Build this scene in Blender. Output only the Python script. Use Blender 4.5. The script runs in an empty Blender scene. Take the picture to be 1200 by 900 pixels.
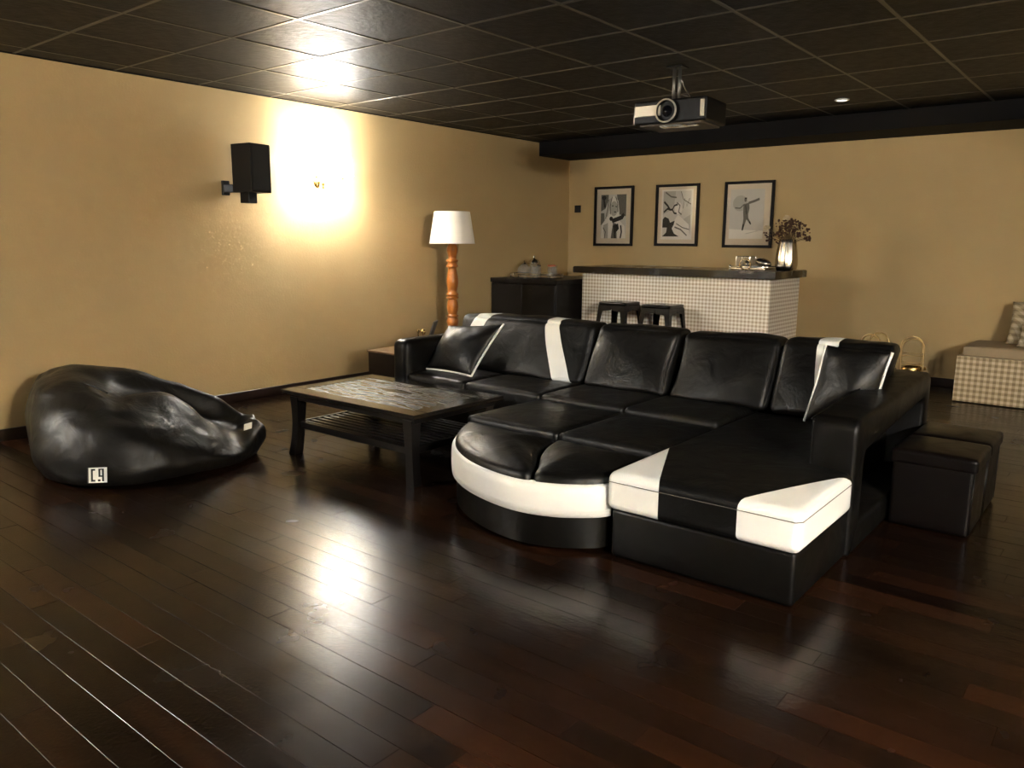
import bpy, bmesh, math, random
from mathutils import Vector, Matrix, noise
random.seed(7)
C = bpy.context.scene
COL = C.collection

# ------------------------------------------------------------------ camera
cam_data = bpy.data.cameras.new('camera')
cam_data.sensor_fit = 'HORIZONTAL'
cam_data.sensor_width = 36.0
cam_data.lens = 921.92 / 1200 * 36.0
cam_data.clip_start = 0.05
cam = bpy.data.objects.new('camera', cam_data)
COL.objects.link(cam)
rot = Matrix(((0.777461382528643, -0.11728943270906253, 0.617897230655258),
              (0.6288896179855396, 0.13375327410260485, -0.7659033294462401),
              (0.0071865893616585436, 0.9840494147356726, 0.1777501119316867)))
cam.matrix_world = Matrix.Translation((0, 0, 1.295)) @ rot.to_4x4()
C.camera = cam

# ------------------------------------------------------------------ world, exposure
w = bpy.data.worlds.new('world'); C.world = w; w.use_nodes = True
w.node_tree.nodes['Background'].inputs[0].default_value = (0.9, 0.8, 0.65, 1)
w.node_tree.nodes['Background'].inputs[1].default_value = 0.02
C.view_settings.view_transform = 'Standard'
C.view_settings.look = 'None'
C.view_settings.gamma = 1
C.view_settings.use_curve_mapping = False
C.view_settings.exposure = 4.33
BULB_WATTS = 2.8
LEFT_WATTS, RIGHT_WATTS, NEAR_WATTS = 7.0, 7.0, 12.0
MAIN_GLOW, LEFT_GLOW, RIGHT_GLOW, NEAR_GLOW = 4.8, 21.0, 5.0, 45.0
LIGHT_COL = (1.0, 1.0, 0.98)

WX, WY, WXR, WYF = -5.68, 8.13, 2.4, -2.6
CEIL = 2.4255
GX, GY, GS = -3.612, 3.30, 0.615

# ------------------------------------------------------------------ materials
MATS = {}
def mat(name, col, rough=0.5, metal=0.0, bump=0.0, bscale=40.0, bdist=0.002, var=0.0, vscale=3.0, spec=0.5,
        emit=None, estr=0.0, coat=0.0, alpha=None, rvar=0.0, trans=0.0, ior=1.45, sheen=0.0):
    m = bpy.data.materials.new(name); m.use_nodes = True
    nt = m.node_tree; N = nt.nodes; L = nt.links
    p = N['Principled BSDF']
    p.inputs['Base Color'].default_value = (*col, 1)
    p.inputs['Roughness'].default_value = rough
    p.inputs['Metallic'].default_value = metal
    p.inputs['Specular IOR Level'].default_value = spec
    p.inputs['Coat Weight'].default_value = coat
    p.inputs['Transmission Weight'].default_value = trans
    p.inputs['IOR'].default_value = ior
    p.inputs['Sheen Weight'].default_value = sheen
    if emit: p.inputs['Emission Color'].default_value = (*emit, 1); p.inputs['Emission Strength'].default_value = estr
    tc = N.new('ShaderNodeTexCoord')
    if bump:
        n = N.new('ShaderNodeTexNoise'); n.inputs['Scale'].default_value = bscale; n.inputs['Detail'].default_value = 5
        L.new(tc.outputs['Object'], n.inputs['Vector'])
        b = N.new('ShaderNodeBump'); b.inputs['Strength'].default_value = bump; b.inputs['Distance'].default_value = bdist
        L.new(n.outputs['Fac'], b.inputs['Height']); L.new(b.outputs['Normal'], p.inputs['Normal'])
    if var or rvar:
        n = N.new('ShaderNodeTexNoise'); n.inputs['Scale'].default_value = vscale; n.inputs['Detail'].default_value = 6
        L.new(tc.outputs['Object'], n.inputs['Vector'])
        if var:
            mx = N.new('ShaderNodeMix'); mx.data_type = 'RGBA'
            mx.inputs['A'].default_value = (*[c * (1 - var) for c in col], 1)
            mx.inputs['B'].default_value = (*[min(1, c * (1 + var)) for c in col], 1)
            L.new(n.outputs['Fac'], mx.inputs['Factor']); L.new(mx.outputs['Result'], p.inputs['Base Color'])
        if rvar:
            mr = N.new('ShaderNodeMapRange'); mr.inputs['From Min'].default_value = .3; mr.inputs['From Max'].default_value = .7
            mr.inputs['To Min'].default_value = max(.02, rough - rvar); mr.inputs['To Max'].default_value = rough + rvar
            L.new(n.outputs['Fac'], mr.inputs['Value']); L.new(mr.outputs['Result'], p.inputs['Roughness'])
    MATS[name] = m
    return m

def leather(name, col, rough, wr=0.35):
    m = mat(name, col, rough, spec=.27)
    nt = m.node_tree; N = nt.nodes; L = nt.links; p = N['Principled BSDF']; tc = N['Texture Coordinate']
    a = N.new('ShaderNodeTexNoise'); a.inputs['Scale'].default_value = 5.5; a.inputs['Detail'].default_value = 4; a.inputs['Distortion'].default_value = 0.9
    b = N.new('ShaderNodeTexNoise'); b.inputs['Scale'].default_value = 260; b.inputs['Detail'].default_value = 3
    L.new(tc.outputs['Object'], a.inputs['Vector']); L.new(tc.outputs['Object'], b.inputs['Vector'])
    b1 = N.new('ShaderNodeBump'); b1.inputs['Strength'].default_value = wr; b1.inputs['Distance'].default_value = 0.019
    b2 = N.new('ShaderNodeBump'); b2.inputs['Strength'].default_value = 0.25; b2.inputs['Distance'].default_value = 0.0008
    L.new(a.outputs['Fac'], b1.inputs['Height']); L.new(b.outputs['Fac'], b2.inputs['Height'])
    L.new(b1.outputs['Normal'], b2.inputs['Normal']); L.new(b2.outputs['Normal'], p.inputs['Normal'])
    mr = N.new('ShaderNodeMapRange'); mr.inputs['From Min'].default_value = .3; mr.inputs['From Max'].default_value = .7
    mr.inputs['To Min'].default_value = rough - .06; mr.inputs['To Max'].default_value = rough + .08
    L.new(a.outputs['Fac'], mr.inputs['Value']); L.new(mr.outputs['Result'], p.inputs['Roughness'])
    return m

def gingham(name, pitch, c0, c1, c2, rough=0.7, metal=0):
    m = mat(name, c0, rough)
    nt = m.node_tree; N = nt.nodes; L = nt.links; p = N['Principled BSDF']; tc = N['Texture Coordinate']
    s = N.new('ShaderNodeSeparateXYZ'); L.new(tc.outputs['Object'], s.inputs[0])
    def stripe(outs):
        if len(outs) == 2:
            ad = N.new('ShaderNodeMath'); ad.operation = 'ADD'; L.new(s.outputs[outs[0]], ad.inputs[0]); L.new(s.outputs[outs[1]], ad.inputs[1]); src = ad.outputs[0]
        else: src = s.outputs[outs[0]]
        mu = N.new('ShaderNodeMath'); mu.operation = 'MULTIPLY'; mu.inputs[1].default_value = 2 * math.pi / pitch
        L.new(src, mu.inputs[0])
        si = N.new('ShaderNodeMath'); si.operation = 'SINE'; L.new(mu.outputs[0], si.inputs[0])
        mr = N.new('ShaderNodeMapRange'); mr.inputs['From Min'].default_value = -.25; mr.inputs['From Max'].default_value = .25
        L.new(si.outputs[0], mr.inputs['Value'])
        return mr.outputs['Result']
    a = stripe(['X', 'Y']); b = stripe(['Z'])
    ad = N.new('ShaderNodeMath'); ad.operation = 'ADD'; L.new(a, ad.inputs[0]); L.new(b, ad.inputs[1])
    hf = N.new('ShaderNodeMath'); hf.operation = 'MULTIPLY'; hf.inputs[1].default_value = .5; L.new(ad.outputs[0], hf.inputs[0])
    r = N.new('ShaderNodeValToRGB'); r.color_ramp.elements[0].color = (*c0, 1); r.color_ramp.elements[1].color = (*c2, 1)
    e = r.color_ramp.elements.new(.5); e.color = (*c1, 1)
    L.new(hf.outputs[0], r.inputs[0]); L.new(r.outputs[0], p.inputs['Base Color'])
    return m

def wood_floor():
    m = mat('floor_wood', (.03, .013, .006), .25)
    nt = m.node_tree; N = nt.nodes; L = nt.links; p = N['Principled BSDF']; tc = N['Texture Coordinate']
    geo = N.new('ShaderNodeNewGeometry'); oi = N.new('ShaderNodeObjectInfo')
    ad = N.new('ShaderNodeMath'); ad.operation = 'ADD'; L.new(oi.outputs['Random'], ad.inputs[0]); L.new(geo.outputs['Random Per Island'], ad.inputs[1])
    fr = N.new('ShaderNodeMath'); fr.operation = 'FRACT'; L.new(ad.outputs[0], fr.inputs[0])
    # grain in world space, stretched along the board
    mp = N.new('ShaderNodeMapping'); mp.inputs['Scale'].default_value = (1.2, 16, 4); L.new(geo.outputs['Position'], mp.inputs['Vector'])
    cx = N.new('ShaderNodeCombineXYZ'); 
    m20 = N.new('ShaderNodeMath'); m20.operation = 'MULTIPLY'; m20.inputs[1].default_value = 37; L.new(fr.outputs[0], m20.inputs[0])
    L.new(m20.outputs[0], cx.inputs['Z']); L.new(cx.outputs[0], mp.inputs['Location'])
    g = N.new('ShaderNodeTexNoise'); g.inputs['Scale'].default_value = 1.6; g.inputs['Detail'].default_value = 7; g.inputs['Distortion'].default_value = .6
    L.new(mp.outputs[0], g.inputs['Vector'])
    ramp = N.new('ShaderNodeValToRGB'); cr = ramp.color_ramp
    cr.elements[0].position = 0; cr.elements[0].color = (0.0063, 0.0028, 0.0014, 1)
    cr.elements[1].position = 1; cr.elements[1].color = (0.0255, 0.0090, 0.0037, 1)
    for pos, c in ((.3, (0.0084, 0.0038, 0.0018, 1)), (.6, (0.0111, 0.0046, 0.0022, 1)), (.85, (0.0156, 0.0060, 0.0026, 1))):
        e = cr.elements.new(pos); e.color = c
    L.new(fr.outputs[0], ramp.inputs[0])
    mul = N.new('ShaderNodeMix'); mul.data_type = 'RGBA'; mul.blend_type = 'MULTIPLY'; mul.inputs['Factor'].default_value = 1
    gr = N.new('ShaderNodeMapRange'); gr.inputs['From Min'].default_value = .3; gr.inputs['From Max'].default_value = .7; gr.inputs['To Min'].default_value = .7; gr.inputs['To Max'].default_value = 1.3
    L.new(g.outputs['Fac'], gr.inputs['Value'])
    L.new(ramp.outputs[0], mul.inputs['A']); L.new(gr.outputs['Result'], mul.inputs['B']); L.new(mul.outputs['Result'], p.inputs['Base Color'])
    # wear: scuffed lacquer
    sc = N.new('ShaderNodeTexNoise'); sc.inputs['Scale'].default_value = 4.0; sc.inputs['Detail'].default_value = 3
    L.new(geo.outputs['Position'], sc.inputs['Vector'])
    rr = N.new('ShaderNodeMapRange'); rr.inputs['From Min'].default_value = .3; rr.inputs['From Max'].default_value = .75
    rr.inputs['To Min'].default_value = .19; rr.inputs['To Max'].default_value = .29
    L.new(sc.outputs['Fac'], rr.inputs['Value']); L.new(rr.outputs['Result'], p.inputs['Roughness'])
    mp2 = N.new('ShaderNodeMapping'); mp2.inputs['Scale'].default_value = (9, 22, 9); L.new(geo.outputs['Position'], mp2.inputs['Vector'])
    h = N.new('ShaderNodeTexNoise'); h.inputs['Scale'].default_value = 1.0; h.inputs['Detail'].default_value = 4
    L.new(mp2.outputs[0], h.inputs['Vector'])
    b1 = N.new('ShaderNodeBump'); b1.inputs['Strength'].default_value = .2; b1.inputs['Distance'].default_value = .003
    L.new(h.outputs['Fac'], b1.inputs['Height'])
    b2 = N.new('ShaderNodeBump'); b2.inputs['Strength'].default_value = .25; b2.inputs['Distance'].default_value = .0012
    f2 = N.new('ShaderNodeTexNoise'); f2.inputs['Scale'].default_value = 90; f2.inputs['Detail'].default_value = 5
    L.new(geo.outputs['Position'], f2.inputs['Vector']); L.new(f2.outputs['Fac'], b2.inputs['Height'])
    L.new(b1.outputs['Normal'], b2.inputs['Normal']); L.new(b2.outputs['Normal'], p.inputs['Normal'])
    p.inputs['Specular IOR Level'].default_value = .28
    return m

M_FLOOR = wood_floor()
M_GAP = mat('joint_dark', (.012, .007, .004), .6)
M_WALL = mat('wall_plaster', (.46, .325, .148), .78, bump=.25, bscale=60, bdist=.003, var=.05, vscale=2.2)
M_WALLD = mat('wall_unseen_dark', (.04, .035, .03), .85)  # unseen wall behind the camera, coloured dark to cut the fill light
M_CEIL = mat('ceiling_tile_black', (.0085, .0068, .005), .48, bump=.5, bscale=26, bdist=.006, rvar=.04, vscale=12, spec=.16)
M_RUN = mat('ceiling_runner_metal', (.07, .06, .045), .33, metal=.35, spec=.5)
M_SOFF = mat('soffit_black', (.0035, .0028, .0025), .8, spec=.2)
M_BASEB = mat('baseboard_wood', (.022, .011, .007), .35)
M_BLK = leather('black_leather', (.0035, .0032, .0026), .43, .6)
M_BLK.node_tree.nodes['Principled BSDF'].inputs['Specular IOR Level'].default_value = .38
M_BLK2 = leather('black_leather_smooth', (.0028, .0025, .002), .40, .2)
M_BROWNL = leather('dark_brown_leather', (.0035, .0024, .0021), .36, .2)
M_BAG = leather('bean_bag_leather', (.006, .0052, .0042), .44, .6)
M_WHT = mat('white_leather', (.84, .83, .79), .42, bump=.15, bscale=30, bdist=.004)
M_PIPE = mat('white_piping', (.85, .82, .74), .5)
M_TBLK = mat('table_black_wood', (.004, .003, .0023), .36, spec=.3)
M_WOODO = mat('turned_orange_wood', (.36, .115, .018), .28, var=.3, vscale=9, coat=.3)
M_SHADE = mat('lamp_shade_fabric', (.86, .80, .70), .85)
M_CAB = mat('cabinet_black_wood', (.007, .0053, .004), .42, spec=.35, bump=.4, bscale=22, bdist=.004, rvar=.1, vscale=9)
M_SLAB = mat('bar_slab_wood', (.006, .0042, .003), .22, bump=.3, bscale=14, bdist=.006, rvar=.1, vscale=6)
M_GING = gingham('bar_gingham_cloth', .036, (.86, .82, .74), (.68, .60, .48), (.44, .36, .26))
M_GING2 = gingham('chest_gingham_cloth', .045, (.66, .54, .36), (.46, .35, .20), (.27, .19, .10))
M_LID = mat('chest_lid_fabric', (.34, .255, .15), .85, bump=.3, bscale=80)
M_STOOL = mat('stool_black_steel', (.004, .0036, .003), .22, metal=.3)
M_CHROME = mat('silver_metal', (.72, .68, .60), .16, metal=1)
M_VASE = mat('brushed_silver', (.60, .54, .44), .24, metal=1)
M_BRASS = mat('brass_metal', (.62, .42, .16), .25, metal=1)
M_GOLD = mat('gold_wire', (.8, .58, .28), .3, metal=1)
M_GLASS = None
M_FRAME = mat('picture_frame_black', (.007, .0045, .003), .6, spec=.25)
M_MAT = mat('picture_mat_cream', (.64, .52, .36), .8)
M_PAPER = mat('print_paper', (.72, .66, .56), .8)
M_PAPER2 = mat('print_paper_grey', (.55, .50, .42), .8)
M_G1 = mat('print_dark_grey', (.012, .011, .009), .8)
M_G2 = mat('print_mid_grey', (.13, .115, .09), .8)
M_G3 = mat('print_light_grey', (.42, .38, .31), .8)
M_PLBLK = mat('black_plastic', (.004, .0035, .003), .4, spec=.35)
M_SPK = mat('speaker_black', (.009, .007, .005), .5, spec=.3)
M_PANEL = mat('projector_silver_panel', (.55, .50, .40), .3, metal=.4)
M_LENS = mat('projector_lens_glass', (.004, .004, .005), .05)
M_PJUND = mat('projector_underside', (.06, .045, .03), .5)
def opal(e): return mat('sconce_opal_shade', (.9, .88, .84), .5, emit=(1, 1, .98), estr=e)
M_BULB = mat('bulb_glow', (1, 1, 1), .5, emit=(1, .95, .85), estr=9.0)
M_SPOTL = mat('ceiling_spot_lens', (.8, .8, .75), .5, emit=(1, .93, .82), estr=.12)
M_FLW = mat('dried_flower_brown', (.075, .032, .018), .85)
M_FLP = mat('dried_flower_pale', (.52, .40, .24), .9)
M_STEM = mat('dried_stem', (.11, .07, .03), .8)
M_TAGB = mat('tag_black', (.01, .01, .01), .6)
M_REDBR = mat('side_table_dark_red_wood', (.008, .0033, .0024), .35, spec=.3, rvar=.05)
M_SIDET = mat('side_table_top_wood', (.16, .095, .055), .3)
M_RED = mat('red_lid', (.5, .12, .06), .4)

def add_wear(m, col, lo, hi, scale, stretch=(1, 1, 1)):
    nt = m.node_tree; N = nt.nodes; L = nt.links; p = N['Principled BSDF']; tc = N['Texture Coordinate']
    mp = N.new('ShaderNodeMapping'); mp.inputs['Scale'].default_value = stretch; L.new(tc.outputs['Object'], mp.inputs['Vector'])
    n = N.new('ShaderNodeTexNoise'); n.inputs['Scale'].default_value = scale; n.inputs['Detail'].default_value = 8; n.inputs['Roughness'].default_value = .65
    L.new(mp.outputs[0], n.inputs['Vector'])
    r = N.new('ShaderNodeMapRange'); r.inputs['From Min'].default_value = lo; r.inputs['From Max'].default_value = hi; L.new(n.outputs['Fac'], r.inputs['Value'])
    mx = N.new('ShaderNodeMix'); mx.data_type = 'RGBA'; mx.inputs['A'].default_value = p.inputs['Base Color'].default_value; mx.inputs['B'].default_value = (*col, 1)
    L.new(r.outputs['Result'], mx.inputs['Factor']); L.new(mx.outputs['Result'], p.inputs['Base Color'])
add_wear(M_SLAB, (.16, .13, .09), .60, .70, 2.6, (1, 2, 6))
add_wear(M_CAB, (.035, .028, .02), .62, .78, 7, (1, 1, 2))
# table top veneer
def veneer():
    m = mat('table_veneer', (.05, .038, .026), .3)
    nt = m.node_tree; N = nt.nodes; L = nt.links; p = N['Principled BSDF']; tc = N['Texture Coordinate']
    mp = N.new('ShaderNodeMapping'); mp.inputs['Scale'].default_value = (.22, 1, 1); L.new(tc.outputs['Object'], mp.inputs['Vector'])
    si = N.new('ShaderNodeTexWave'); si.wave_type = 'BANDS'; si.bands_direction = 'Y'; si.inputs['Scale'].default_value = 6
    si.inputs['Distortion'].default_value = 11; si.inputs['Detail'].default_value = 2; si.inputs['Detail Scale'].default_value = 2.2
    L.new(mp.outputs[0], si.inputs['Vector'])
    r = N.new('ShaderNodeMapRange'); r.inputs['From Min'].default_value = .35; r.inputs['From Max'].default_value = .9; L.new(si.outputs[0], r.inputs['Value'])
    mx = N.new('ShaderNodeMix'); mx.data_type = 'RGBA'; mx.inputs['A'].default_value = (.075, .058, .040, 1); mx.inputs['B'].default_value = (.003, .0024, .0018, 1)
    L.new(r.outputs['Result'], mx.inputs['Factor']); L.new(mx.outputs['Result'], p.inputs['Base Color'])
    b = N.new('ShaderNodeBump'); b.inputs['Strength'].default_value = .6; b.inputs['Distance'].default_value = .002; b.invert = True
    L.new(r.outputs['Result'], b.inputs['Height']); L.new(b.outputs['Normal'], p.inputs['Normal'])
    rg = N.new('ShaderNodeMapRange'); rg.inputs['To Min'].default_value = .22; rg.inputs['To Max'].default_value = .55
    L.new(r.outputs['Result'], rg.inputs['Value']); L.new(rg.outputs['Result'], p.inputs['Roughness'])
    return m
M_VEN = veneer()

# ------------------------------------------------------------------ helpers
def tag(o, label=None, cat=None, group=None, kind=None):
    if label: o['label'] = label
    if cat: o['category'] = cat
    if group: o['group'] = group
    if kind: o['kind'] = kind
    return o

def thing(name, loc, label, cat, group=None):
    o = bpy.data.objects.new(name, None); COL.objects.link(o); o.location = loc
    o.empty_display_size = .1
    return tag(o, label, cat, group)

def abs_loc(o):
    v = Vector((0, 0, 0))
    while o is not None:
        v += o.location + (Vector(o.matrix_parent_inverse.translation) if o.parent else Vector((0, 0, 0)))
        o = o.parent
    return v

def obj(name, bm, m, parent=None, smooth=False, label=None):
    """link bm (vertices in world coordinates) as one mesh object"""
    me = bpy.data.meshes.new(name)
    bmesh.ops.recalc_face_normals(bm, faces=bm.faces[:])
    bm.to_mesh(me); bm.free()
    for mm in (m if isinstance(m, (list, tuple)) else [m]): me.materials.append(mm)
    if smooth:
        me.polygons.foreach_set('use_smooth', [True] * len(me.polygons))
        if smooth != True and hasattr(me, 'set_sharp_from_angle'): me.set_sharp_from_angle(angle=math.radians(smooth))
    o = bpy.data.objects.new(name, me); COL.objects.link(o)
    if parent is not None:
        o.parent = parent
        o.matrix_parent_inverse = Matrix.Translation(-abs_loc(parent))
    if label: o['label'] = label
    return o

def box(bm, x0, x1, y0, y1, z0, z1, bev=0.0, seg=2, mi=0):
    vs = [bm.verts.new(p) for p in ((x0, y0, z0), (x1, y0, z0), (x1, y1, z0), (x0, y1, z0), (x0, y0, z1), (x1, y0, z1), (x1, y1, z1), (x0, y1, z1))]
    fs = [bm.faces.new([vs[i] for i in f]) for f in ((0, 3, 2, 1), (4, 5, 6, 7), (0, 1, 5, 4), (1, 2, 6, 5), (2, 3, 7, 6), (3, 0, 4, 7))]
    for f in fs: f.material_index = mi
    if bev:
        es = list({e for f in fs for e in f.edges})
        bmesh.ops.bevel(bm, geom=es, offset=bev, segments=seg, affect='EDGES', profile=.5)
    return vs

def BX(name, x0, x1, y0, y1, z0, z1, m, parent=None, bev=0.0, seg=2, smooth=False, label=None):
    bm = bmesh.new(); box(bm, x0, x1, y0, y1, z0, z1, bev, seg)
    return obj(name, bm, m, parent, smooth, label)

def tube(bm, pts, r, n=8, caps=True, closed=False):
    pts = [Vector(p) for p in pts]; R = r if isinstance(r, (list, tuple)) else [r] * len(pts)
    rings = []; up = Vector((0, 0, 1)); prev = None
    for i, p in enumerate(pts):
        if closed: d = pts[(i + 1) % len(pts)] - pts[i - 1]
        else: d = pts[min(i + 1, len(pts) - 1)] - pts[max(i - 1, 0)]
        d.normalize()
        if prev is None:
            a = d.cross(up)
            if a.length < 1e-3: a = d.cross(Vector((1, 0, 0)))
        else:
            a = prev - d * prev.dot(d)
        a.normalize(); prev = a; b = d.cross(a)
        rings.append([bm.verts.new(p + (a * math.cos(t) + b * math.sin(t)) * R[i]) for t in [2 * math.pi * k / n for k in range(n)]])
    m = len(rings)
    for i in range(m if closed else m - 1):
        A, B = rings[i], rings[(i + 1) % m]
        for k in range(n): bm.faces.new((A[k], A[(k + 1) % n], B[(k + 1) % n], B[k]))
    if caps and not closed:
        bm.faces.new(rings[0]); bm.faces.new(rings[-1])

def lathe(bm, cx, cy, prof, n=32, caps=True):
    """prof: list of (radius, z)"""
    rings = [[bm.verts.new((cx + r * math.cos(2 * math.pi * k / n), cy + r * math.sin(2 * math.pi * k / n), z)) for k in range(n)] for r, z in prof]
    for A, B in zip(rings, rings[1:]):
        for k in range(n): bm.faces.new((A[k], A[(k + 1) % n], B[(k + 1) % n], B[k]))
    if caps: bm.faces.new(rings[0]); bm.faces.new(rings[-1])

def prism(bm, poly, z0, z1):
    a = [bm.verts.new((x, y, z0)) for x, y in poly]; b = [bm.verts.new((x, y, z1)) for x, y in poly]
    n = len(poly)
    bm.faces.new(a); bm.faces.new(b)
    for i in range(n): bm.faces.new((a[i], a[(i + 1) % n], b[(i + 1) % n], b[i]))

def catmull(P, closed=False, k=8):
    out = []; n = len(P)
    rng = range(n if closed else n - 1)
    for i in rng:
        g = lambda j: Vector(P[j % n]) if closed else Vector(P[max(0, min(n - 1, j))])
        p0, p1, p2, p3 = g(i - 1), g(i), g(i + 1), g(i + 2)
        for s in range(k):
            t = s / k
            out.append(.5 * ((2 * p1) + (-p0 + p2) * t + (2 * p0 - 5 * p1 + 4 * p2 - p3) * t * t + (-p0 + 3 * p1 - 3 * p2 + p3) * t ** 3))
    if not closed: out.append(Vector(P[-1]))
    return out

def bez(pts, k=10): return catmull(pts, False, k)

def cushion_bm(x0, x1, y0, y1, z0, z1, r=.04, n=18, puff=(0, 0, 0), wob=0.0, seed=0, tf=None):
    """rounded box on a subdivided cube; puff = outward bulge of the x, y, z faces"""
    bm = bmesh.new()
    cx, cy, cz = (x0 + x1) / 2, (y0 + y1) / 2, (z0 + z1) / 2
    h = Vector(((x1 - x0) / 2, (y1 - y0) / 2, (z1 - z0) / 2))
    r = min(r, min(h) * .98)
    bmesh.ops.create_cube(bm, size=2)
    bmesh.ops.subdivide_edges(bm, edges=bm.edges[:], cuts=n, use_grid_fill=True)
    for v in bm.verts:
        u = v.co.copy()
        # concentrate the grid near the edges
        u = Vector([math.copysign(1 - (1 - abs(c)) ** 1.35, c) for c in u])
        p = Vector((u.x * h.x, u.y * h.y, u.z * h.z))
        q = Vector([max(-h[i] + r, min(h[i] - r, p[i])) for i in range(3)])
        d = p - q
        if d.length > 1e-9: p = q + d.normalized() * r
        fx = (1 - u.y ** 2) * (1 - u.z ** 2); fy = (1 - u.x ** 2) * (1 - u.z ** 2); fz = (1 - u.x ** 2) * (1 - u.y ** 2)
        p.x += puff[0] * max(0, fx) ** .7 * (u.x); p.y += puff[1] * max(0, fy) ** .7 * u.y; p.z += puff[2] * max(0, fz) ** .6 * max(0, u.z)
        if wob:
            nv = noise.noise_vector(Vector((p.x * 5 + seed, p.y * 5, p.z * 5 + seed * 2)))
            p += nv * wob
        v.co = p + Vector((cx, cy, cz))
        if tf: v.co = tf(v.co)
    return bm

def split_bm(bm, pred):
    """move the faces whose centre satisfies pred into a second bmesh"""
    b2 = bm.copy()
    bmesh.ops.delete(bm, geom=[f for f in bm.faces if pred(f.calc_center_median())], context='FACES')
    bmesh.ops.delete(b2, geom=[f for f in b2.faces if not pred(f.calc_center_median())], context='FACES')
    return b2

def cut(bm, co, no):
    bmesh.ops.bisect_plane(bm, geom=bm.verts[:] + bm.edges[:] + bm.faces[:], dist=1e-5, plane_co=co, plane_no=no)

def copy_tree(o, parent=None):
    c = o.copy(); COL.objects.link(c)
    if parent is not None: c.parent = parent
    for ch in list(o.children): copy_tree(ch, c)
    return c
# ================================================================== ROOM
def struct(name, bm, m, **k):
    o = obj(name, bm, m, None, **k); o['kind'] = 'structure'; return o
def sbox(name, a, m, bev=0):
    bm = bmesh.new(); box(bm, *a, bev); return struct(name, bm, m)

floor = sbox('floor', (WX - .1, WXR + .1, WYF - .1, WY + .1, -.12, -.014), M_GAP)
wall_left = sbox('wall_left', (WX - .12, WX, WYF, WY + .12, -.014, CEIL + .1), M_WALL)
wall_back = sbox('wall_back', (WX, WXR, WY, WY + .12, -.014, CEIL + .1), M_WALL)
wall_right = sbox('wall_right', (WXR, WXR + .12, WYF, WY + .12, -.014, CEIL + .1), M_WALL)
wall_front = sbox('wall_front', (WX - .12, WXR + .12, WYF - .12, WYF, -.014, CEIL + .1), M_WALLD)
ceiling = sbox('ceiling', (WX - .12, WXR + .12, WYF - .12, WY + .12, CEIL + .03, CEIL + .12), M_GAP)
sbox('soffit', (WX, WXR, 7.51, WY, 2.272, CEIL + .03), M_SOFF)

def baseb(name, horizontal):
    bm = bmesh.new()
    if horizontal == 'left': box(bm, WX, WX + .016, WYF, WY, 0, .078, .003, 1)
    elif horizontal == 'back': box(bm, WX, WXR, WY - .016, WY, 0, .078, .003, 1)
    elif horizontal == 'right': box(bm, WXR - .016, WXR, WYF, WY, 0, .078, .003, 1)
    return struct(name, bm, M_BASEB)
baseb('baseboard_left', 'left'); baseb('baseboard_back', 'back'); baseb('baseboard_right', 'right')

# ---- floor boards: running along x, 10 cm wide
PW = .0995
LENS = [.55, .76, .93, 1.1, 1.28, 1.46, 1.62]
def plank_mesh(L, W):
    bm = bmesh.new(); g = .0005; c = .0005
    x, y = L / 2 - g, W / 2 - g
    lo = [bm.verts.new(p) for p in ((-x, -y, -.0145), (x, -y, -.0145), (x, y, -.0145), (-x, y, -.0145))]
    mi = [bm.verts.new(p) for p in ((-x, -y, -c * .8), (x, -y, -c * .8), (x, y, -c * .8), (-x, y, -c * .8))]
    tp = [bm.verts.new(p) for p in ((-x + c, -y + c, 0), (x - c, -y + c, 0), (x - c, y - c, 0), (-x + c, y - c, 0))]
    bm.faces.new(tp)
    for a, b in ((lo, mi), (mi, tp)):
        for i in range(4): bm.faces.new((a[i], a[(i + 1) % 4], b[(i + 1) % 4], b[i]))
    bmesh.ops.recalc_face_normals(bm, faces=bm.faces[:])
    me = bpy.data.meshes.new('plank'); bm.to_mesh(me); bm.free(); me.materials.append(M_FLOOR)
    return me
PM = [plank_mesh(L, PW) for L in LENS]
rng = random.Random(11)
def in_view(x, y):
    d = rot.transposed() @ Vector((x, y, -1.295))
    if d.z > -.2: return False
    u = 600 + d.x / -d.z * 921.9; v = 450 - d.y / -d.z * 921.9
    return -60 < u < 1260 and v < 960
planks = []; k = 0; y = .055 - 27 * .1
while y + .05 < WY + .05:
    yc = y + .05
    x = WX - rng.uniform(0, .9)
    row = []
    while x < WXR:
        i = rng.randrange(len(LENS)); L = LENS[i]
        a, b = max(x, WX), min(x + L, WXR)
        if b - a > .03: row.append((a, b, yc, i, (b - a) > L - 1e-6))
        x += L
    planks += row; y += .1
vis = []
for p in planks:
    a, b, yc, i, full = p
    if full and yc < WY - .06 and yc > WYF + .06 and (in_view(a, yc) or in_view(b, yc) or in_view((a + b) / 2, yc)):
        c = Vector(((a + b) / 2, yc)); vis.append((c.length, p))
vis.sort(key=lambda t: t[0])
single = set(t[1] for t in vis[:298])
for p in planks:
    if p not in single: continue
    a, b, yc, i, full = p
    o = bpy.data.objects.new('plank', PM[i]); COL.objects.link(o)
    o.parent = floor; o.location = ((a + b) / 2, yc, rng.uniform(-.0007, 0)); o.rotation_euler = (rng.gauss(0, .0028), rng.gauss(0, .0004), 0)
bm = bmesh.new()
for p in planks:
    if p in single: continue
    a, b, yc, i, full = p; W0, W1 = max(yc - .0485, WYF), min(yc + .0485, WY)
    if W1 - W0 < .01: continue
    box(bm, a + .001, b - .001, W0, W1, -.0145, rng.uniform(-.0008, 0))
far = obj('distant_planks', bm, M_FLOOR, floor); far['kind'] = 'stuff'

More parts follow.
